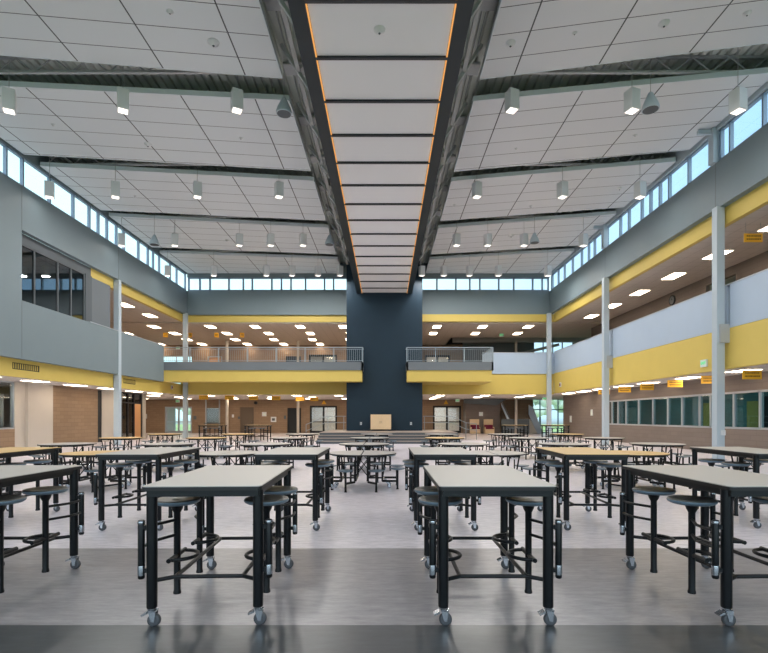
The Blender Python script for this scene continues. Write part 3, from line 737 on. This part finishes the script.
for px, wd in ((361, 'left'), (411, 'right')):
    p = at(px, 423.5, BY); o = empty('wall_outlet', (p.x, BY, p.z)); tag(o, 'small white outlet low on dark blue wall, %s of the cabinet' % wd, 'outlet', 'outlets on the blue wall')
    MB().box(-.06, .06, -.015, 0, -.09, .09).build('cover_plate', M['white'], o); MB().box(-.025, .025, -.02, -.015, -.05, .05).build('socket', M['stage'], o)

# ------------------------------------------------ stair and taupe block at back right
struct('wall_stair_block', MB().box(7.25, 10.36, 45.5, 45.7, 0, 3.14).box(7.25, 7.45, 45.7, YF, 0, 3.14), M['taupe_x'])
struct('ceiling_soffit_grey', MB().extr([(7.1, 45.2, 2.75), (10.0, 45.2, 2.55), (10.9, 45.2, 3.14), (7.1, 45.2, 3.14)], (0, .28, 0)), M['wall_grey_dk'])
sc_ = empty('staircase', (10.4, 45.0, 0)); tag(sc_, 'staircase with pale solid sloping guards beside the tall glazing', 'staircase')
MB().box(0, 2.5, 0, .12, 0, 1.32).build('landing_guard', M['wall_grey_dk'], sc_)
MB().extr([(2.45, 0, 2.6), (2.45, 0, 1.75), (3.25, 0, 0), (3.75, 0, 0), (2.85, 0, 2.35)], (0, .1, 0)).build('lower_guard', M['guard_white'], sc_)
MB().extr([(0, 0, 2.75), (0, 0, 2.5), (.5, 0, 1.32), (.7, 0, 1.32)], (0, .1, 0)).build('upper_guard', M['guard_white'], sc_)
stp = MB()
for i in range(8): stp.box(2.5+i*.16, 2.5+(i+1)*.16, .12, 1.5, 0, 1.32-i*.16)
stp.build('steps', M['concrete'], sc_)
MB().tube([(.05, -.03, 2.85), (.75, -.03, 1.4)], .02, 6).build('handrail', M['railing'], sc_)
# lounge chairs
def lounge():
    r = empty('lounge_chair')
    MB().box(-.42, .42, -.3, .38, .02, .42).build('base', M['wood'], r)
    MB().box(-.36, .36, -.34, .3, .42, .54).build('seat_cushion', M['maroon'], r)
    MB().box(-.38, .38, .14, .28, .54, .8).build('back_cushion', M['maroon'], r)
    MB().box(-.42, .42, .28, .36, .42, 1.3).build('back_panel', M['wood'], r)
    for s_ in (-1, 1): MB().box(s_*.39-.03, s_*.39+.03, -.3, .28, .42, .6).build('arm', M['wood'], r)
    return r
ch = lounge(); ch.location = (8.0, 44.9, 0); tag(ch, 'tall backed wood and maroon lounge chair, left of the pair', 'lounge chair', 'maroon lounge chairs')
c2 = copy_tree(ch); c2.location = (9.25, 44.9, 0); tag(c2, 'tall backed wood and maroon lounge chair, right of the pair', 'lounge chair', 'maroon lounge chairs')

# ------------------------------------------------ small wall things
def plate(px0, px1, py0, py1, Y, name, label, cat, m, inner=None, d=.04):
    a = at(px0, py1, Y); b = at(px1, py0, Y)
    o = empty(name, ((a.x+b.x)/2, Y, (a.z+b.z)/2)); w, h = (b.x-a.x)/2, (b.z-a.z)/2
    MB().box(-w, w, -d, 0, -h, h).build('panel', m, o)
    if inner: MB().box(-w*.55, w*.55, -d-.01, -d, -h*.5, h*.45).build('inset', inner, o)
    return tag(o, label, cat)
Yw = YF
plate(262, 266.5, 412, 416.3, Yw, 'notice', 'white paper notice on tan wall right of grey brown door', 'notice', M['white'], M['exitface'], .01)
plate(271, 276.3, 416.8, 422, Yw, 'fire_cabinet', 'white framed cabinet on tan wall left of dark doorway', 'cabinet', M['white'], M['stage'], .1)
plate(232, 234, 414.5, 417.5, Yw, 'thermostat', 'small white thermostat beside slim column on tan wall', 'thermostat', M['white'])
plate(238, 240, 416.5, 419, Yw, 'room_sign', 'small dark room sign left of the grey brown door', 'room sign', M['stage'], None, .015)
plate(143.5, 147, 414, 418.5, Yw, 'poster', 'small pale poster at left end of far tan wall', 'poster', M['white'], M['wood'], .01)
plate(193.5, 196.5, 416, 419.5, Yw, 'room_sign', 'small dark room sign right of bright glazed door', 'room sign', M['stage'], None, .015)
plate(284, 286, 415.5, 419, Yw, 'room_sign', 'small dark room sign beside the dark doorway', 'room sign', M['stage'], None, .015)
plate(451.2-1.7, 453.5, 412, 416, 45.5, 'notice', 'x', 'notice', M['white'], M['exitface'], .01)
o = bpy.data.objects['notice.001']; tag(o, 'white notice on taupe block wall above the maroon chairs', 'notice'); o.location.x = (481.0-386)/(F/45.49)
def wallplate_x(X, Y, z, w, h, name, label, cat, m, side=-1, inner=None):
    o = empty(name, (X, Y, z)); MB().box(min(0, side*.04), max(0, side*.04), -w/2, w/2, -h/2, h/2).build('panel', m, o)
    if inner: MB().box(min(side*.04, side*.05), max(side*.04, side*.05), -w*.3, w*.3, -h*.3, h*.3).build('inset', inner, o)
    return tag(o, label, cat)
wallplate_x(14, 7000/(592-386), EYE+(HY-412.5)/(206/14), .3, .42, 'notice', 'white notice on taupe wall left of the ribbon window', 'notice', M['white'], -1, M['exitface'])
wallplate_x(14, 7000/(571-386), EYE+(HY-419)/(185/14), .35, .5, 'notice', 'white notice at far end of taupe wall near stair', 'notice', M['white'], -1, M['exitface'])
# wall camera on tan wall
p = at(256, 403, YF); o = empty('security_camera', (p.x, YF, p.z)); tag(o, 'black security camera on tan wall above plain door', 'camera')
MB().box(-.08, .08, -.12, 0, -.08, .08).build('bracket', M['dark'], o); MB().lathe([(.13, -.45), (.15, -.3), (.13, -.12)], (0.05, 0, 0), 14, 'Y').build('body', M['dark'], o)
# upstairs wall clock
o = empty('wall_clock', (15.6, 27.2, 7.85)); tag(o, 'round black rimmed clock on wall above right gallery guard', 'clock')
MB().lathe([(.27, -.06), (.27, 0)], n=28, axis='X').build('rim', M['dark'], o); MB().lathe([(.2, -.07), (.22, -.06)], n=28, axis='X').build('face', M['wall_grey_dk'], o)
MB().bar((-.075, 0, 0), (-.075, .03, .15), .012).bar((-.075, 0, 0), (-.075, -.1, .03), .012).build('hands', M['dark'], o)
# vents in the left yellow band
for y0, y1, wd in ((19.4, 20.9, 'nearer'), (27.6, 28.9, 'farther')):
    o = empty('wall_vent', (XL-.3, (y0+y1)/2, 3.5)); tag(o, 'dark slotted vent in left yellow band, %s one' % wd, 'vent', 'vents in the yellow band')
    w = (y1-y0)/2; MB().box(0, .01, -w, w, -.13, .13).build('grille_back', M['vent'], o)
    s = MB()
    for i in range(12): s.box(.01, .02, -w+.03+i*(2*w-.06)/12, -w+.07+i*(2*w-.06)/12, -.1, .1)
    s.build('slats', M['yellow'], o)
# hanging signs
def sign(X, Y, z, label, w=.64, h=.3, ceil=None, rz=0):
    o = empty('hanging_sign', (X, Y, z), rz); tag(o, label, 'sign', 'amber hanging signs')
    MB().box(-w/2, w/2, -.02, .02, -h/2, h/2).build('sign_panel', M['sign'], o)
    t = MB()
    random.seed(int(X*10)+int(Y))
    for row, zz in enumerate((.06, -.05)):
        x = -w*.38
        while x < w*.36:
            l = random.choice((.03, .045, .06)); t.box(x, min(x+l, w*.4), -.024, -.02, zz-.022, zz+.022); x += l+.018
    t.build('lettering', M['sign_txt'], o)
    if ceil:
        for s_ in (-1, 1): MB().tube([(s_*w*.4, 0, h/2), (s_*w*.4, 0, ceil-z)], .008, 5).build('rod', M['steel'], o)
for px, py, wd in ((604, 390, 'partly behind the middle column'), (624.6, 388.8, 'just right of middle column'), (647, 386.7, 'second right of middle column'), (675, 383, 'third right of middle column'), (709.5, 379.3, 'partly behind the nearest column'), (752, 374.8, 'nearest, by photo edge')):
    k = (px-VX)/12.4; sign(12.4, F/k, 2.93, 'amber sign under right gallery ceiling, %s' % wd, ceil=3.18)
for px, k, py, wd in ((203.5, 13.8, 396, 'above the rolling shutter left jamb'), (229.5, 13.7, 396.5, 'above the slim column by shutter'), (253.5, 13.5, 397.2, 'above the plain door'), (276, 13.3, 398.5, 'brightest long one above white cabinet'), (300, 12.8, 399, 'above the dark doorway'), (314, 12.6, 399.5, 'left of the glass double door')):
    p = at(px, py, F/k); sign(p.x, p.y, 2.92, 'amber sign below yellow band, back left, %s' % wd, w=.66, ceil=3.14)
for px, wd in ((165.5, 'left of corner column'), (216.5, 'right of corner column'), (190, 'beside the corner column'), (242, 'farther right of corner column')):
    sign((px-VX)/12.9, F/12.9, 7.85, 'small amber sign under upstairs ceiling, %s' % wd, w=.34, h=.36, ceil=8.25, rz=.6)
sign(12.85, 17.5, 7.77, 'amber sign under upstairs ceiling at right photo edge', ceil=8.3)
# warning triangles over double doors
for px, wd in ((324, 'left'), (446, 'right')):
    p = at(px, 402.5, YF); o = empty('wall_sign', (p.x, YF-.01, p.z)); tag(o, 'small amber triangle sign above %s glass double door' % wd, 'sign')
    MB().extr([(-.22, 0, -.15), (.22, 0, -.15), (0, 0, .22)], (0, -.02, 0)).build('sign_panel', M['sign'], o)
# exit signs
def exit_sign(loc, rz, label, w=.36, h=.27):
    o = empty('exit_sign', loc, rz); tag(o, label, 'exit sign', 'green exit signs')
    MB().box(-w/2, w/2, -.03, .03, -h/2, h/2).build('housing', M['exitface'], o)
    c = bpy.data.curves.new('exit_text', 'FONT'); c.body = 'EXIT'; c.size = w*.40; c.align_x = 'CENTER'; c.align_y = 'CENTER'; c.extrude = .002; c.offset = .004
    c.materials.append(M['green']); t = bpy.data.objects.new('lettering', c); COL.objects.link(t); t.parent = o
    bpy.context.view_layer.update()
    me = bpy.data.meshes.new_from_object(t); bpy.data.objects.remove(t); me.materials.clear(); me.materials.append(M['green'])
    t = bpy.data.objects.new('lettering', me); COL.objects.link(t); t.parent = o
    t.location = (0, -.034, 0); t.rotation_euler = (PI/2, 0, 0)
exit_sign((XR+.26, 5.95*3.16, 3.52), -PI/2, 'green exit sign on right yellow band beside nearest column')
exit_sign((at(177.7, 400.3, 46.9).x, 46.9, 2.98), 0, 'green exit sign above bright glazed door at back left')
exit_sign((at(546, 397, 38).x-.1, 38, 2.9), 0, 'green exit sign beside back right corner column, downstairs')
exit_sign((at(457.5, 398.5, 44).x, 44, 2.95), 0, 'green exit sign near right glass double door')
exit_sign((at(178, 348, 46).x, 46, 7.85), 0, 'green exit sign upstairs behind left balcony')
exit_sign((at(501.5, 334, 40).x, 40, 8.05), 0, 'green exit sign on upstairs ceiling right of blue wall')
p = at(559, 385.3, 35.3)
wallplate_x(XR+.3, 5950/(557.6-386)-.3, 3.72, .3, .3, 'fire_alarm', 'small white fire alarm on right yellow band by corner', 'fire alarm', M['white'], -1, M['maroon'])
wallplate_x(XL-.3, 7200/(386-175)-.3, 3.5, .25, .25, 'fire_alarm', 'small white fire alarm on left yellow band by corner', 'fire alarm', M['white'], 1, M['maroon'])
o = empty('column_box', (332/28.3+.05, 500/28.3-.18, .95)); tag(o, 'small white electrical box on nearest right column', 'electrical box')
MB().box(-.06, .08, -.03, .03, -.09, .09).build('box_body', M['white'], o)
# roof structure in the upper far void
r = empty('duct_run', (0, 0, 0)); tag(r, 'grey ducts and trusses in upper void right of balcony', 'duct')
MB().tube([(6, 45, 8.5), (22, 45, 8.5)], .3, 14).build('duct', M['steel'], r)
t = MB()
for i in range(18): t.bar((6+i*.8, 44, 8.2+(i % 2)*.7), (6.8+i*.8, 44, 8.2+((i+1) % 2)*.7), .06)
t.bar((6, 44, 8.2), (20.5, 44, 8.2), .08).bar((6, 44, 8.9), (20.5, 44, 8.9), .08)
t.build('truss', M['steel'], r)
t = MB().bar((11.3, 46.3, 7.1), (16, 46.3, 8.2), .25, .25); t.build('sloping_brace', M['steel'], r)

# ------------------------------------------------ HIGH TABLES
HT, HW, HLn = 1.015, .419, .765
def ring(cx, cy, z, r, a0, a1, n=14): return [(cx+r*math.cos(a0+(a1-a0)*i/n), cy+r*math.sin(a0+(a1-a0)*i/n), z) for i in range(n+1)]
def make_high():
    r = empty('high_table')
    tt = MB().prism(rrect(-HW+.004, HW-.004, -HLn+.004, HLn-.004, .03), HT-.006, HT).build('tabletop', M['lam_grey'], r)
    MB().prism(rrect(-HW, HW, -HLn, HLn, .034), HT-.032, HT-.006).build('edge_band', M['edge'], tt)
    a = MB(); q = .03
    a.box(-HW+q, HW-q, -HLn+q, -HLn+q+.03, HT-.078, HT-.032).box(-HW+q, HW-q, HLn-q-.03, HLn-q, HT-.078, HT-.032)
    a.box(-HW+q, -HW+q+.03, -HLn+q+.03, HLn-q-.03, HT-.078, HT-.032).box(HW-q-.03, HW-q, -HLn+q+.03, HLn-q-.03, HT-.078, HT-.032)
    a.build('apron', M['apron'], r)
    lx, ly = HW-.042, HLn-.095
    for sx in (-1, 1):
        for sy in (-1, 1):
            lg = MB().lathe([(.036, .135), (.037, .14), (.037, HT-.032)], (sx*lx, sy*ly, 0), 18).build('leg', M['black'], r)
            cx, cy = sx*lx+.015, sy*ly
            c = MB()
            c.lathe([(.026, .118), (.03, .122), (.03, .136)], (sx*lx, cy, 0), 14)
            c.lathe([(.012, .1), (.012, .13)], (sx*lx, cy, 0), 10)
            for s_ in (-1, 1): c.extr([(cx-.032, cy+s_*.026-.002, .112), (cx-.014, cy+s_*.026-.002, .04), (cx+.010, cy+s_*.026-.002, .036), (cx+.018, cy+s_*.026-.002, .095), (cx+.018, cy+s_*.026-.002, .115)], (0, .004, 0))
            c.box(cx-.034, cx+.022, cy-.028, cy+.028, .110, .118)
            c.extr([(cx-.045, cy-.028, .11), (cx-.085, cy-.028, .088), (cx-.08, cy-.028, .078), (cx-.04, cy-.028, .095)], (0, .056, 0))
            cc = c.build('caster', M['chrome'], lg)
            # wheel
            MB().lathe([(.03, -.02), (.043, -.018), (.046, -.01), (.046, .01), (.043, .018), (.03, .02)], (cx, cy, .046), 20, 'Y').lathe([(.015, -.023), (.015, .023)], (cx, cy, .046), 10, 'Y').build('caster_wheel', M['rubber'], lg)
    st = MB(); z = .325; ix, iy = .245, .58
    st.tube([(-ix, -iy, z), (ix, -iy, z)], .016, 8).tube([(-ix, iy, z), (ix, iy, z)], .016, 8)
    for s_ in (-1, 1):
        st.tube([(s_*ix, -iy, z), (s_*ix, iy, z)], .016, 8)
        for t_ in (-1, 1): st.tube([(s_*ix, t_*iy, z), (s_*lx, t_*ly, z)], .016, 8)
    st.build('stretcher', M['black'], r)
    for sx in (-1, 1):
        for yo, sy in ((-.25, -1), (.29, 1)):
            px, py = sx*(HW+.035), sy*(HLn-.10)
            s = MB()
            # pivot post with two collars
            s.lathe([(.02, .34), (.024, .35), (.024, .75), (.02, .76)], (px, py, 0), 12)
            s.bar((px, py, .71), (sx*lx, sy*ly, .71), .03).bar((px, py, .40), (sx*lx, sy*ly, .40), .03)
            pv = s.build('pivot_post', M['black'], r)
            MB().lathe([(.0245, .365), (.0255, .37), (.0255, .43), (.0245, .435)], (px, py, 0), 12).build('collar', M['chrome'], pv)
            MB().lathe([(.0245, .735), (.0255, .738), (.0255, .75), (.0245, .753)], (px, py, 0), 12).build('collar', M['chrome'], pv)
            stool = MB()
            cx, cy = sx*.355, yo
            stool.lathe([(.03, .088), (.031, .10), (.026, .12), (.026, .735), (.042, .765), (.05, .795), (.085, .812)], (cx, cy, 0), 16)
            so = stool.build('stool', M['black'], r)
            MB().lathe([(.06, .80), (.15, .808), (.172, .82), (.178, .832), (.176, .84)], (cx, cy, 0), 32).build('seat_rim', M['seat_rim'], so)
            MB().lathe([(.176, .838), (.17, .848), (.12, .843), (.04, .840), (.0005, .840)], (cx, cy, 0), 32).build('seat', M['seat_dark'], so)
            ar = MB()
            for zz in (.68, .56):
                mid = ((px+cx)/2+sx*.05, (py+cy)/2, zz)
                ar.tube([(px, py, zz), ((px*.7+cx*.3)+sx*.035, py*.7+cy*.3, zz), mid, ((px*.3+cx*.7)+sx*.03, py*.3+cy*.7, zz), (cx, cy, zz)], .012, 8)
            ar.build('swing_arm', M['black'], so)
            ft = MB(); a0 = (PI*.5 if sx > 0 else -PI*.5)
            ft.tube(ring(cx-sx*.01, cy, .395, .15, a0, a0+PI, 12), .015, 8).tube([(cx, cy-.18, .395), (cx, cy+.18, .395)], .018, 8)
            ft.build('footrest', M['black'], so)
    return r
hp = make_high()
ytop = None
def yellow_swap(root, a, b):
    for ob in [root]+list(root.children_recursive):
        if ob.type == 'MESH' and ob.data.materials and ob.data.materials[0] == M['lam_grey']:
            me = ob.data.copy(); me.materials[0] = M['lam_yellow']; return {ob.data: me}
hsw = yellow_swap(hp, 0, 0)
highs = [(-3.46, 4.27, .0, 0, 'grey topped high table cut off at the left photo edge, front row'),
         (-1.328, 4.27, .04, 0, 'grey topped high table with four stools, front row, left of centre aisle'),
         (.79, 4.27, 0, 0, 'pale grey high table with four stools, front row, just right of centre aisle'),
         (2.80, 4.27, .03, 0, 'large grey high table at the right, front row'),
         (-5.62, 7.27, 0, 1, 'maple topped high table at the left photo edge, second row'),
         (-3.38, 7.27, 0, 0, 'grey high table, second row, behind the leftmost front tables'),
         (-1.31, 7.27, 0, 0, 'grey high table, second row, nearest left of centre aisle'),
         (.78, 7.27, 0, 0, 'pale grey high table, second row, directly behind the front centre table'),
         (2.79, 7.27, -.04, 1, 'maple topped high table, second row, right of centre'),
         (5.36, 7.4, 0, 0, 'grey high table, second row, at the right photo edge'),
         (-10.5, 30.3, PI/2, 1, 'far maple topped high table standing below the rolling shutter'),
         (-7.75, 30.3, PI/2, 1, 'far maple topped high table below the plain brown door'),
         (7.8, 30.3, PI/2, 1, 'far maple topped high table in front of the stair landing'),
         (10.25, 30.3, PI/2, 1, 'far maple topped high table by back right corner column')]
for i, (x, y, rz, yl, lb) in enumerate(highs):
    o = hp if i == 0 else copy_tree(hp, None, hsw if yl else None)
    o.location = (x, y, 0); o.rotation_euler.z = rz; tag(o, lb, 'high table', 'high tables with attached stools')

# ------------------------------------------------ ROUND TABLES
RT, RR = .74, .72
def make_round():
    r = empty('round_table')
    for s_ in (-1, 1):
        pts = [(s_*.014, -s_*(RR-.003))]+[((RR-.003)*math.sin(a)*s_+.0, -(RR-.003)*math.cos(a)*s_) for a in [PI*i/28 for i in range(1, 28)]]+[(s_*.014, s_*(RR-.003))]
        t = MB().prism(pts, RT-.005, RT).build('tabletop', M['lam_grey'], r)
        pts = [(s_*.011, -s_*RR)]+[(RR*math.sin(a)*s_, -RR*math.cos(a)*s_) for a in [PI*i/28 for i in range(1, 28)]]+[(s_*.011, s_*RR)]
        MB().prism(pts, RT-.03, RT-.005).build('edge_band', M['edge'], t)
    u = MB()
    for s_ in (-1, 1):
        u.bar((s_*.12, -.6, RT-.05), (s_*.12, .6, RT-.05), .03, .04)
        u.bar((s_*.5, -.4, RT-.05), (s_*.5, .4, RT-.05), .03, .04)
        for t_ in (-1, 1):
            u.bar((s_*.12, t_*.4, RT-.05), (s_*.5, t_*.4, RT-.05), .03, .04)
            u.tube([(s_*.12, t_*.48, RT-.06), (s_*.12, t_*.48, .2)], .016, 8)
            u.tube([(s_*.5, t_*.38, RT-.06), (s_*.42, t_*.36, .2)], .016, 8)
            u.tube([(s_*.12, t_*.48, .6), (-s_*.12, t_*.48, .3)], .01, 6)
        u.bar((s_*.12, -.5, .2), (s_*.12, .5, .2), .035, .03)
        u.bar((s_*.42, -.38, .2), (s_*.42, .38, .2), .03, .03)
        u.bar((s_*.12, 0, .2), (s_*.42, 0, .2), .03, .03)
    u.build('underframe', M['black'], r)
    for i in range(8):
        a = PI/8+i*PI/4; cx, cy = .80*math.cos(a), .80*math.sin(a)
        bx = .42*math.copysign(1, cx) if abs(cx) > abs(cy) else .14*math.copysign(1, cx)
        by = .30*math.copysign(1, cy) if abs(cx) > abs(cy) else .50*math.copysign(1, cy)
        s = MB().tube([(cx, cy, .012), (cx, cy, .415)], .022, 8).tube([(cx, cy, .17), (bx, by, .17)], .024, 8).tube([(bx, by, .16), (bx, by, .62)], .014, 8).lathe([(.03, 0), (.03, .014)], (cx, cy, 0), 10)
        so = s.build('stool', M['black'], r)
        MB().lathe([(.05, .40), (.14, .418), (.16, .43), (.158, .44), (.12, .436), (.001, .434)], (cx, cy, 0), 20).build('seat', M['seat_rim'], so)
    for sx, sy in ((-1, -1), (1, -1), (1, 1), (-1, 1)):
        cx, cy = sx*.95*.6, sy*.56*.25
        c = MB().lathe([(.03, -.015), (.045, -.012), (.045, .012), (.03, .015)], (cx, cy, .045), 14, 'Y').bar((cx, cy, .09), (sx*.42, cy, .19), .03).box(cx-.02, cx+.02, cy-.02, cy+.02, .045, .1)
        c.build('caster', M['chrome'], r)
    return r
rp = make_round(); rsw = {}
for ch in rp.children:
    if ch.name.startswith('tabletop'):
        me = ch.data.copy(); me.materials[0] = M['lam_yellow']; rsw[ch.data] = me
rows = [(10.7, 0, [(-8.95, 0, 'at the left photo edge'), (-6.15, 1, 'maple top, behind the left high table'), (-3.38, 0, 'grey top, left of the centre aisle table'), (-.5, 0, 'grey top, standing clear in the centre aisle'), (2.25, 0, 'grey top, right behind the centre high table'), (5.25, 1, 'maple top, behind the right front high table'), (8.15, 0, 'at the right photo edge')], 'first row of round tables'),
        (14.3, 0, [(-9.1, 0, 'dark grey, far left near brick panel'), (-6.2, 0, 'grey top, second from left'), (-3.45, 0, 'grey top, third from left'), (-.62, 0, 'grey top, in centre aisle'), (2.2, 0, 'grey top, just right of centre'), (5.1, 0, 'grey top, second from right'), (7.75, 0, 'grey top, rightmost below ribbon window')], 'second row of round tables'),
        (18.4, 0, [(-9.75, 1, 'maple top, leftmost'), (-6.6, 1, 'maple top, second from left'), (-3.55, 0, 'grey top, third from left'), (-.6, 0, 'grey top, in centre aisle'), (2.15, 1, 'maple top, right of centre'), (5.25, 0, 'grey top, second from right'), (8.0, 0, 'grey top, rightmost by middle column')], 'third row of round tables'),
        (22.4, 0, [(-9.9, 1, 'maple top, leftmost before corner column'), (-6.65, 1, 'maple top, second from left'), (-3.75, 0, 'grey top, third from left'), (-.42, 0, 'grey top, in front of the stage'), (2.45, 0, 'grey top, right of centre'), (5.3, 0, 'grey top, second from right'), (8.1, 1, 'maple top, rightmost by back corner')], 'fourth row of round tables')]
first = True
for Y, _, lst, rwd in rows:
    for x, yl, wd in lst:
        o = rp if first else copy_tree(rp, None, rsw if yl else None); first = False
        o.location = (x, Y, 0); o.rotation_euler.z = 0
        tag(o, 'round table with eight stools, %s, %s' % (rwd.replace(' of round tables', ''), wd), 'round table', 'round tables with attached stools')

# ------------------------------------------------ outside
def tree(x, y, h, r, label):
    o = empty('tree', (x, y, -.12)); tag(o, label, 'tree', 'trees outside')
    MB().tube([(0, 0, 0), (.05, 0, h*.5), (0, 0, h*.7)], [.18, .13, .08], 10).build('trunk', M['bark'], o)
    c = MB()
    rnd = random.Random(int(x*7+y))
    for i in range(26):
        a = rnd.random()*2*PI; rr = r*rnd.random()**.5; zz = h*.65+rnd.uniform(-.3, .4)*h
        q = r*rnd.uniform(.3, .5)
        c.lathe([(q*.25, -q*.9), (q*.8, -q*.5), (q, 0), (q*.75, q*.6), (q*.2, q*.95)], (rr*math.cos(a), rr*math.sin(a), zz), 9)
    c.build('crown', M['leaf'], o)
tree(24, 78, 6, 2.4, 'leafy tree outside the tall glazing, nearer the stair')
tree(30, 84, 7, 2.8, 'leafy tree outside the tall glazing, farther right')
tree(-28, 74, 7, 3, 'leafy tree beyond the lawn through the bright glazed door')
struct('wall_canopy', MB().box(-27, -22.0, 52, 52.3, -.1, 3.2).box(-27, -14, 47.4, 53, 3.3, 3.5), M['concrete'])

# ------------------------------------------------ light
wd = bpy.data.worlds.new('sky'); SC.world = wd; wd.use_nodes = True
nt = wd.node_tree; bg = nt.nodes['Background']
tc = nt.nodes.new('ShaderNodeTexCoord'); sp = nt.nodes.new('ShaderNodeSeparateXYZ'); nt.links.new(tc.outputs['Generated'], sp.inputs[0])
# left (west) sky pale cyan, right deeper blue
mr = nt.nodes.new('ShaderNodeMapRange'); mr.inputs['From Min'].default_value = -.6; mr.inputs['From Max'].default_value = .75
nt.links.new(sp.outputs['X'], mr.inputs['Value'])
rp_ = nt.nodes.new('ShaderNodeValToRGB'); cr = rp_.color_ramp
cr.elements[0].position = 0; cr.elements[0].color = (1.05, 1.5, 1.55, 1)
cr.elements[1].position = 1; cr.elements[1].color = (.32, .72, 1.25, 1)
e = cr.elements.new(.45); e.color = (1.15, 1.45, 1.5, 1)
nt.links.new(mr.outputs[0], rp_.inputs[0])
# sky brightened behind the viewpoint, added to light the interior
mb_ = nt.nodes.new('ShaderNodeMapRange'); mb_.inputs['From Min'].default_value = .05; mb_.inputs['From Max'].default_value = -.6; mb_.inputs['To Min'].default_value = 0; mb_.inputs['To Max'].default_value = 1
nt.links.new(sp.outputs['Y'], mb_.inputs['Value'])
mx = nt.nodes.new('ShaderNodeMix'); mx.data_type = 'RGBA'; nt.links.new(mb_.outputs[0], mx.inputs['Factor'])
nt.links.new(rp_.outputs[0], mx.inputs['A']); mx.inputs['B'].default_value = (2.2, 2.5, 2.8, 1)
# below horizon: dim ground
mz = nt.nodes.new('ShaderNodeMapRange'); mz.inputs['From Min'].default_value = -.02; mz.inputs['From Max'].default_value = .0; nt.links.new(sp.outputs['Z'], mz.inputs['Value'])
mx2 = nt.nodes.new('ShaderNodeMix'); mx2.data_type = 'RGBA'; nt.links.new(mz.outputs[0], mx2.inputs['Factor'])
mx2.inputs['A'].default_value = (.25, .3, .2, 1); nt.links.new(mx.outputs['Result'], mx2.inputs['B'])
nt.links.new(mx2.outputs['Result'], bg.inputs['Color']); bg.inputs['Strength'].default_value = 1.0

def area(loc, sx, sy, power, col, name, rot=(0, 0, 0)):
    l = bpy.data.lights.new(name, 'AREA'); l.shape = 'RECTANGLE'; l.size = sx; l.size_y = sy; l.energy = power; l.color = col
    o = bpy.data.objects.new(name, l); COL.objects.link(o); o.location = loc; o.rotation_euler = rot
    return o
for X, Y, z in LAMPS:
    area((X, Y, z-.03), .3, .3, 6 if X < -12.5 else 22 if X > 10 else 105, (1, .95, .9), 'pendant_lamp_light')
# further pendants of the rows over and behind the viewpoint
for Y in (10.2, 4.6, -.8):
    for X in (-11.8, -8.2, -4.6, 4.0, 7.6, 10.9):
        o = copy_tree(pp); o.location = (X, Y, 11.0); 
        tag(o, 'square white pendant lamp above the top edge of the photo', 'pendant lamp', 'overhead pendant lamps out of view')
        area((X, Y, 10.97), .3, .3, 60, (1, .93, .86), 'pendant_lamp_light')

for y in range(2, 38, 5): area((16.4, y, 3.1), 1.2, .6, 34, (.85, 1, .98), 'teal_room_fill')  # added fill lights, no visible fitting, to lift the room behind the teal windows
for y in (14, 20.5): area((-17.9, y, 3.05), 1.2, .6, 60, (1, .96, .9), 'side_room_fill')  # unseen fill added to brighten the curtain and side room
for x in (-5, 5): area((x, 49.2, 3.1), 1.2, .6, 130, (1, .88, .72), 'vestibule_fill'); area((x, 49.2, 8.1), 1.2, .6, 90, (1, .88, .72), 'vestibule_fill')  # fill added out of sight so the rooms behind the glass doors look lit
# ------------------------------------------------ camera
cam = bpy.data.cameras.new('camera'); co = bpy.data.objects.new('camera', cam); COL.objects.link(co)
co.location = (0, 0, EYE); co.rotation_euler = (PI/2, 0, 0)
cam.sensor_width = 36; cam.sensor_fit = 'HORIZONTAL'; cam.lens = F/768*36
cam.shift_x = -(VX-384)/768; cam.shift_y = (HY-326.5)/768
cam.clip_end = 300
SC.camera = co
SC.view_settings.view_transform = 'Standard'; SC.view_settings.look = 'None'; SC.view_settings.gamma = 1
SC.view_settings.use_curve_mapping = False
SC.view_settings.exposure = 0.16
SC.cycles.use_denoising = True
SC.cycles.max_bounces = 8; SC.cycles.diffuse_bounces = 4; SC.cycles.transparent_max_bounces = 12
SC.cycles.sample_clamp_indirect = 6
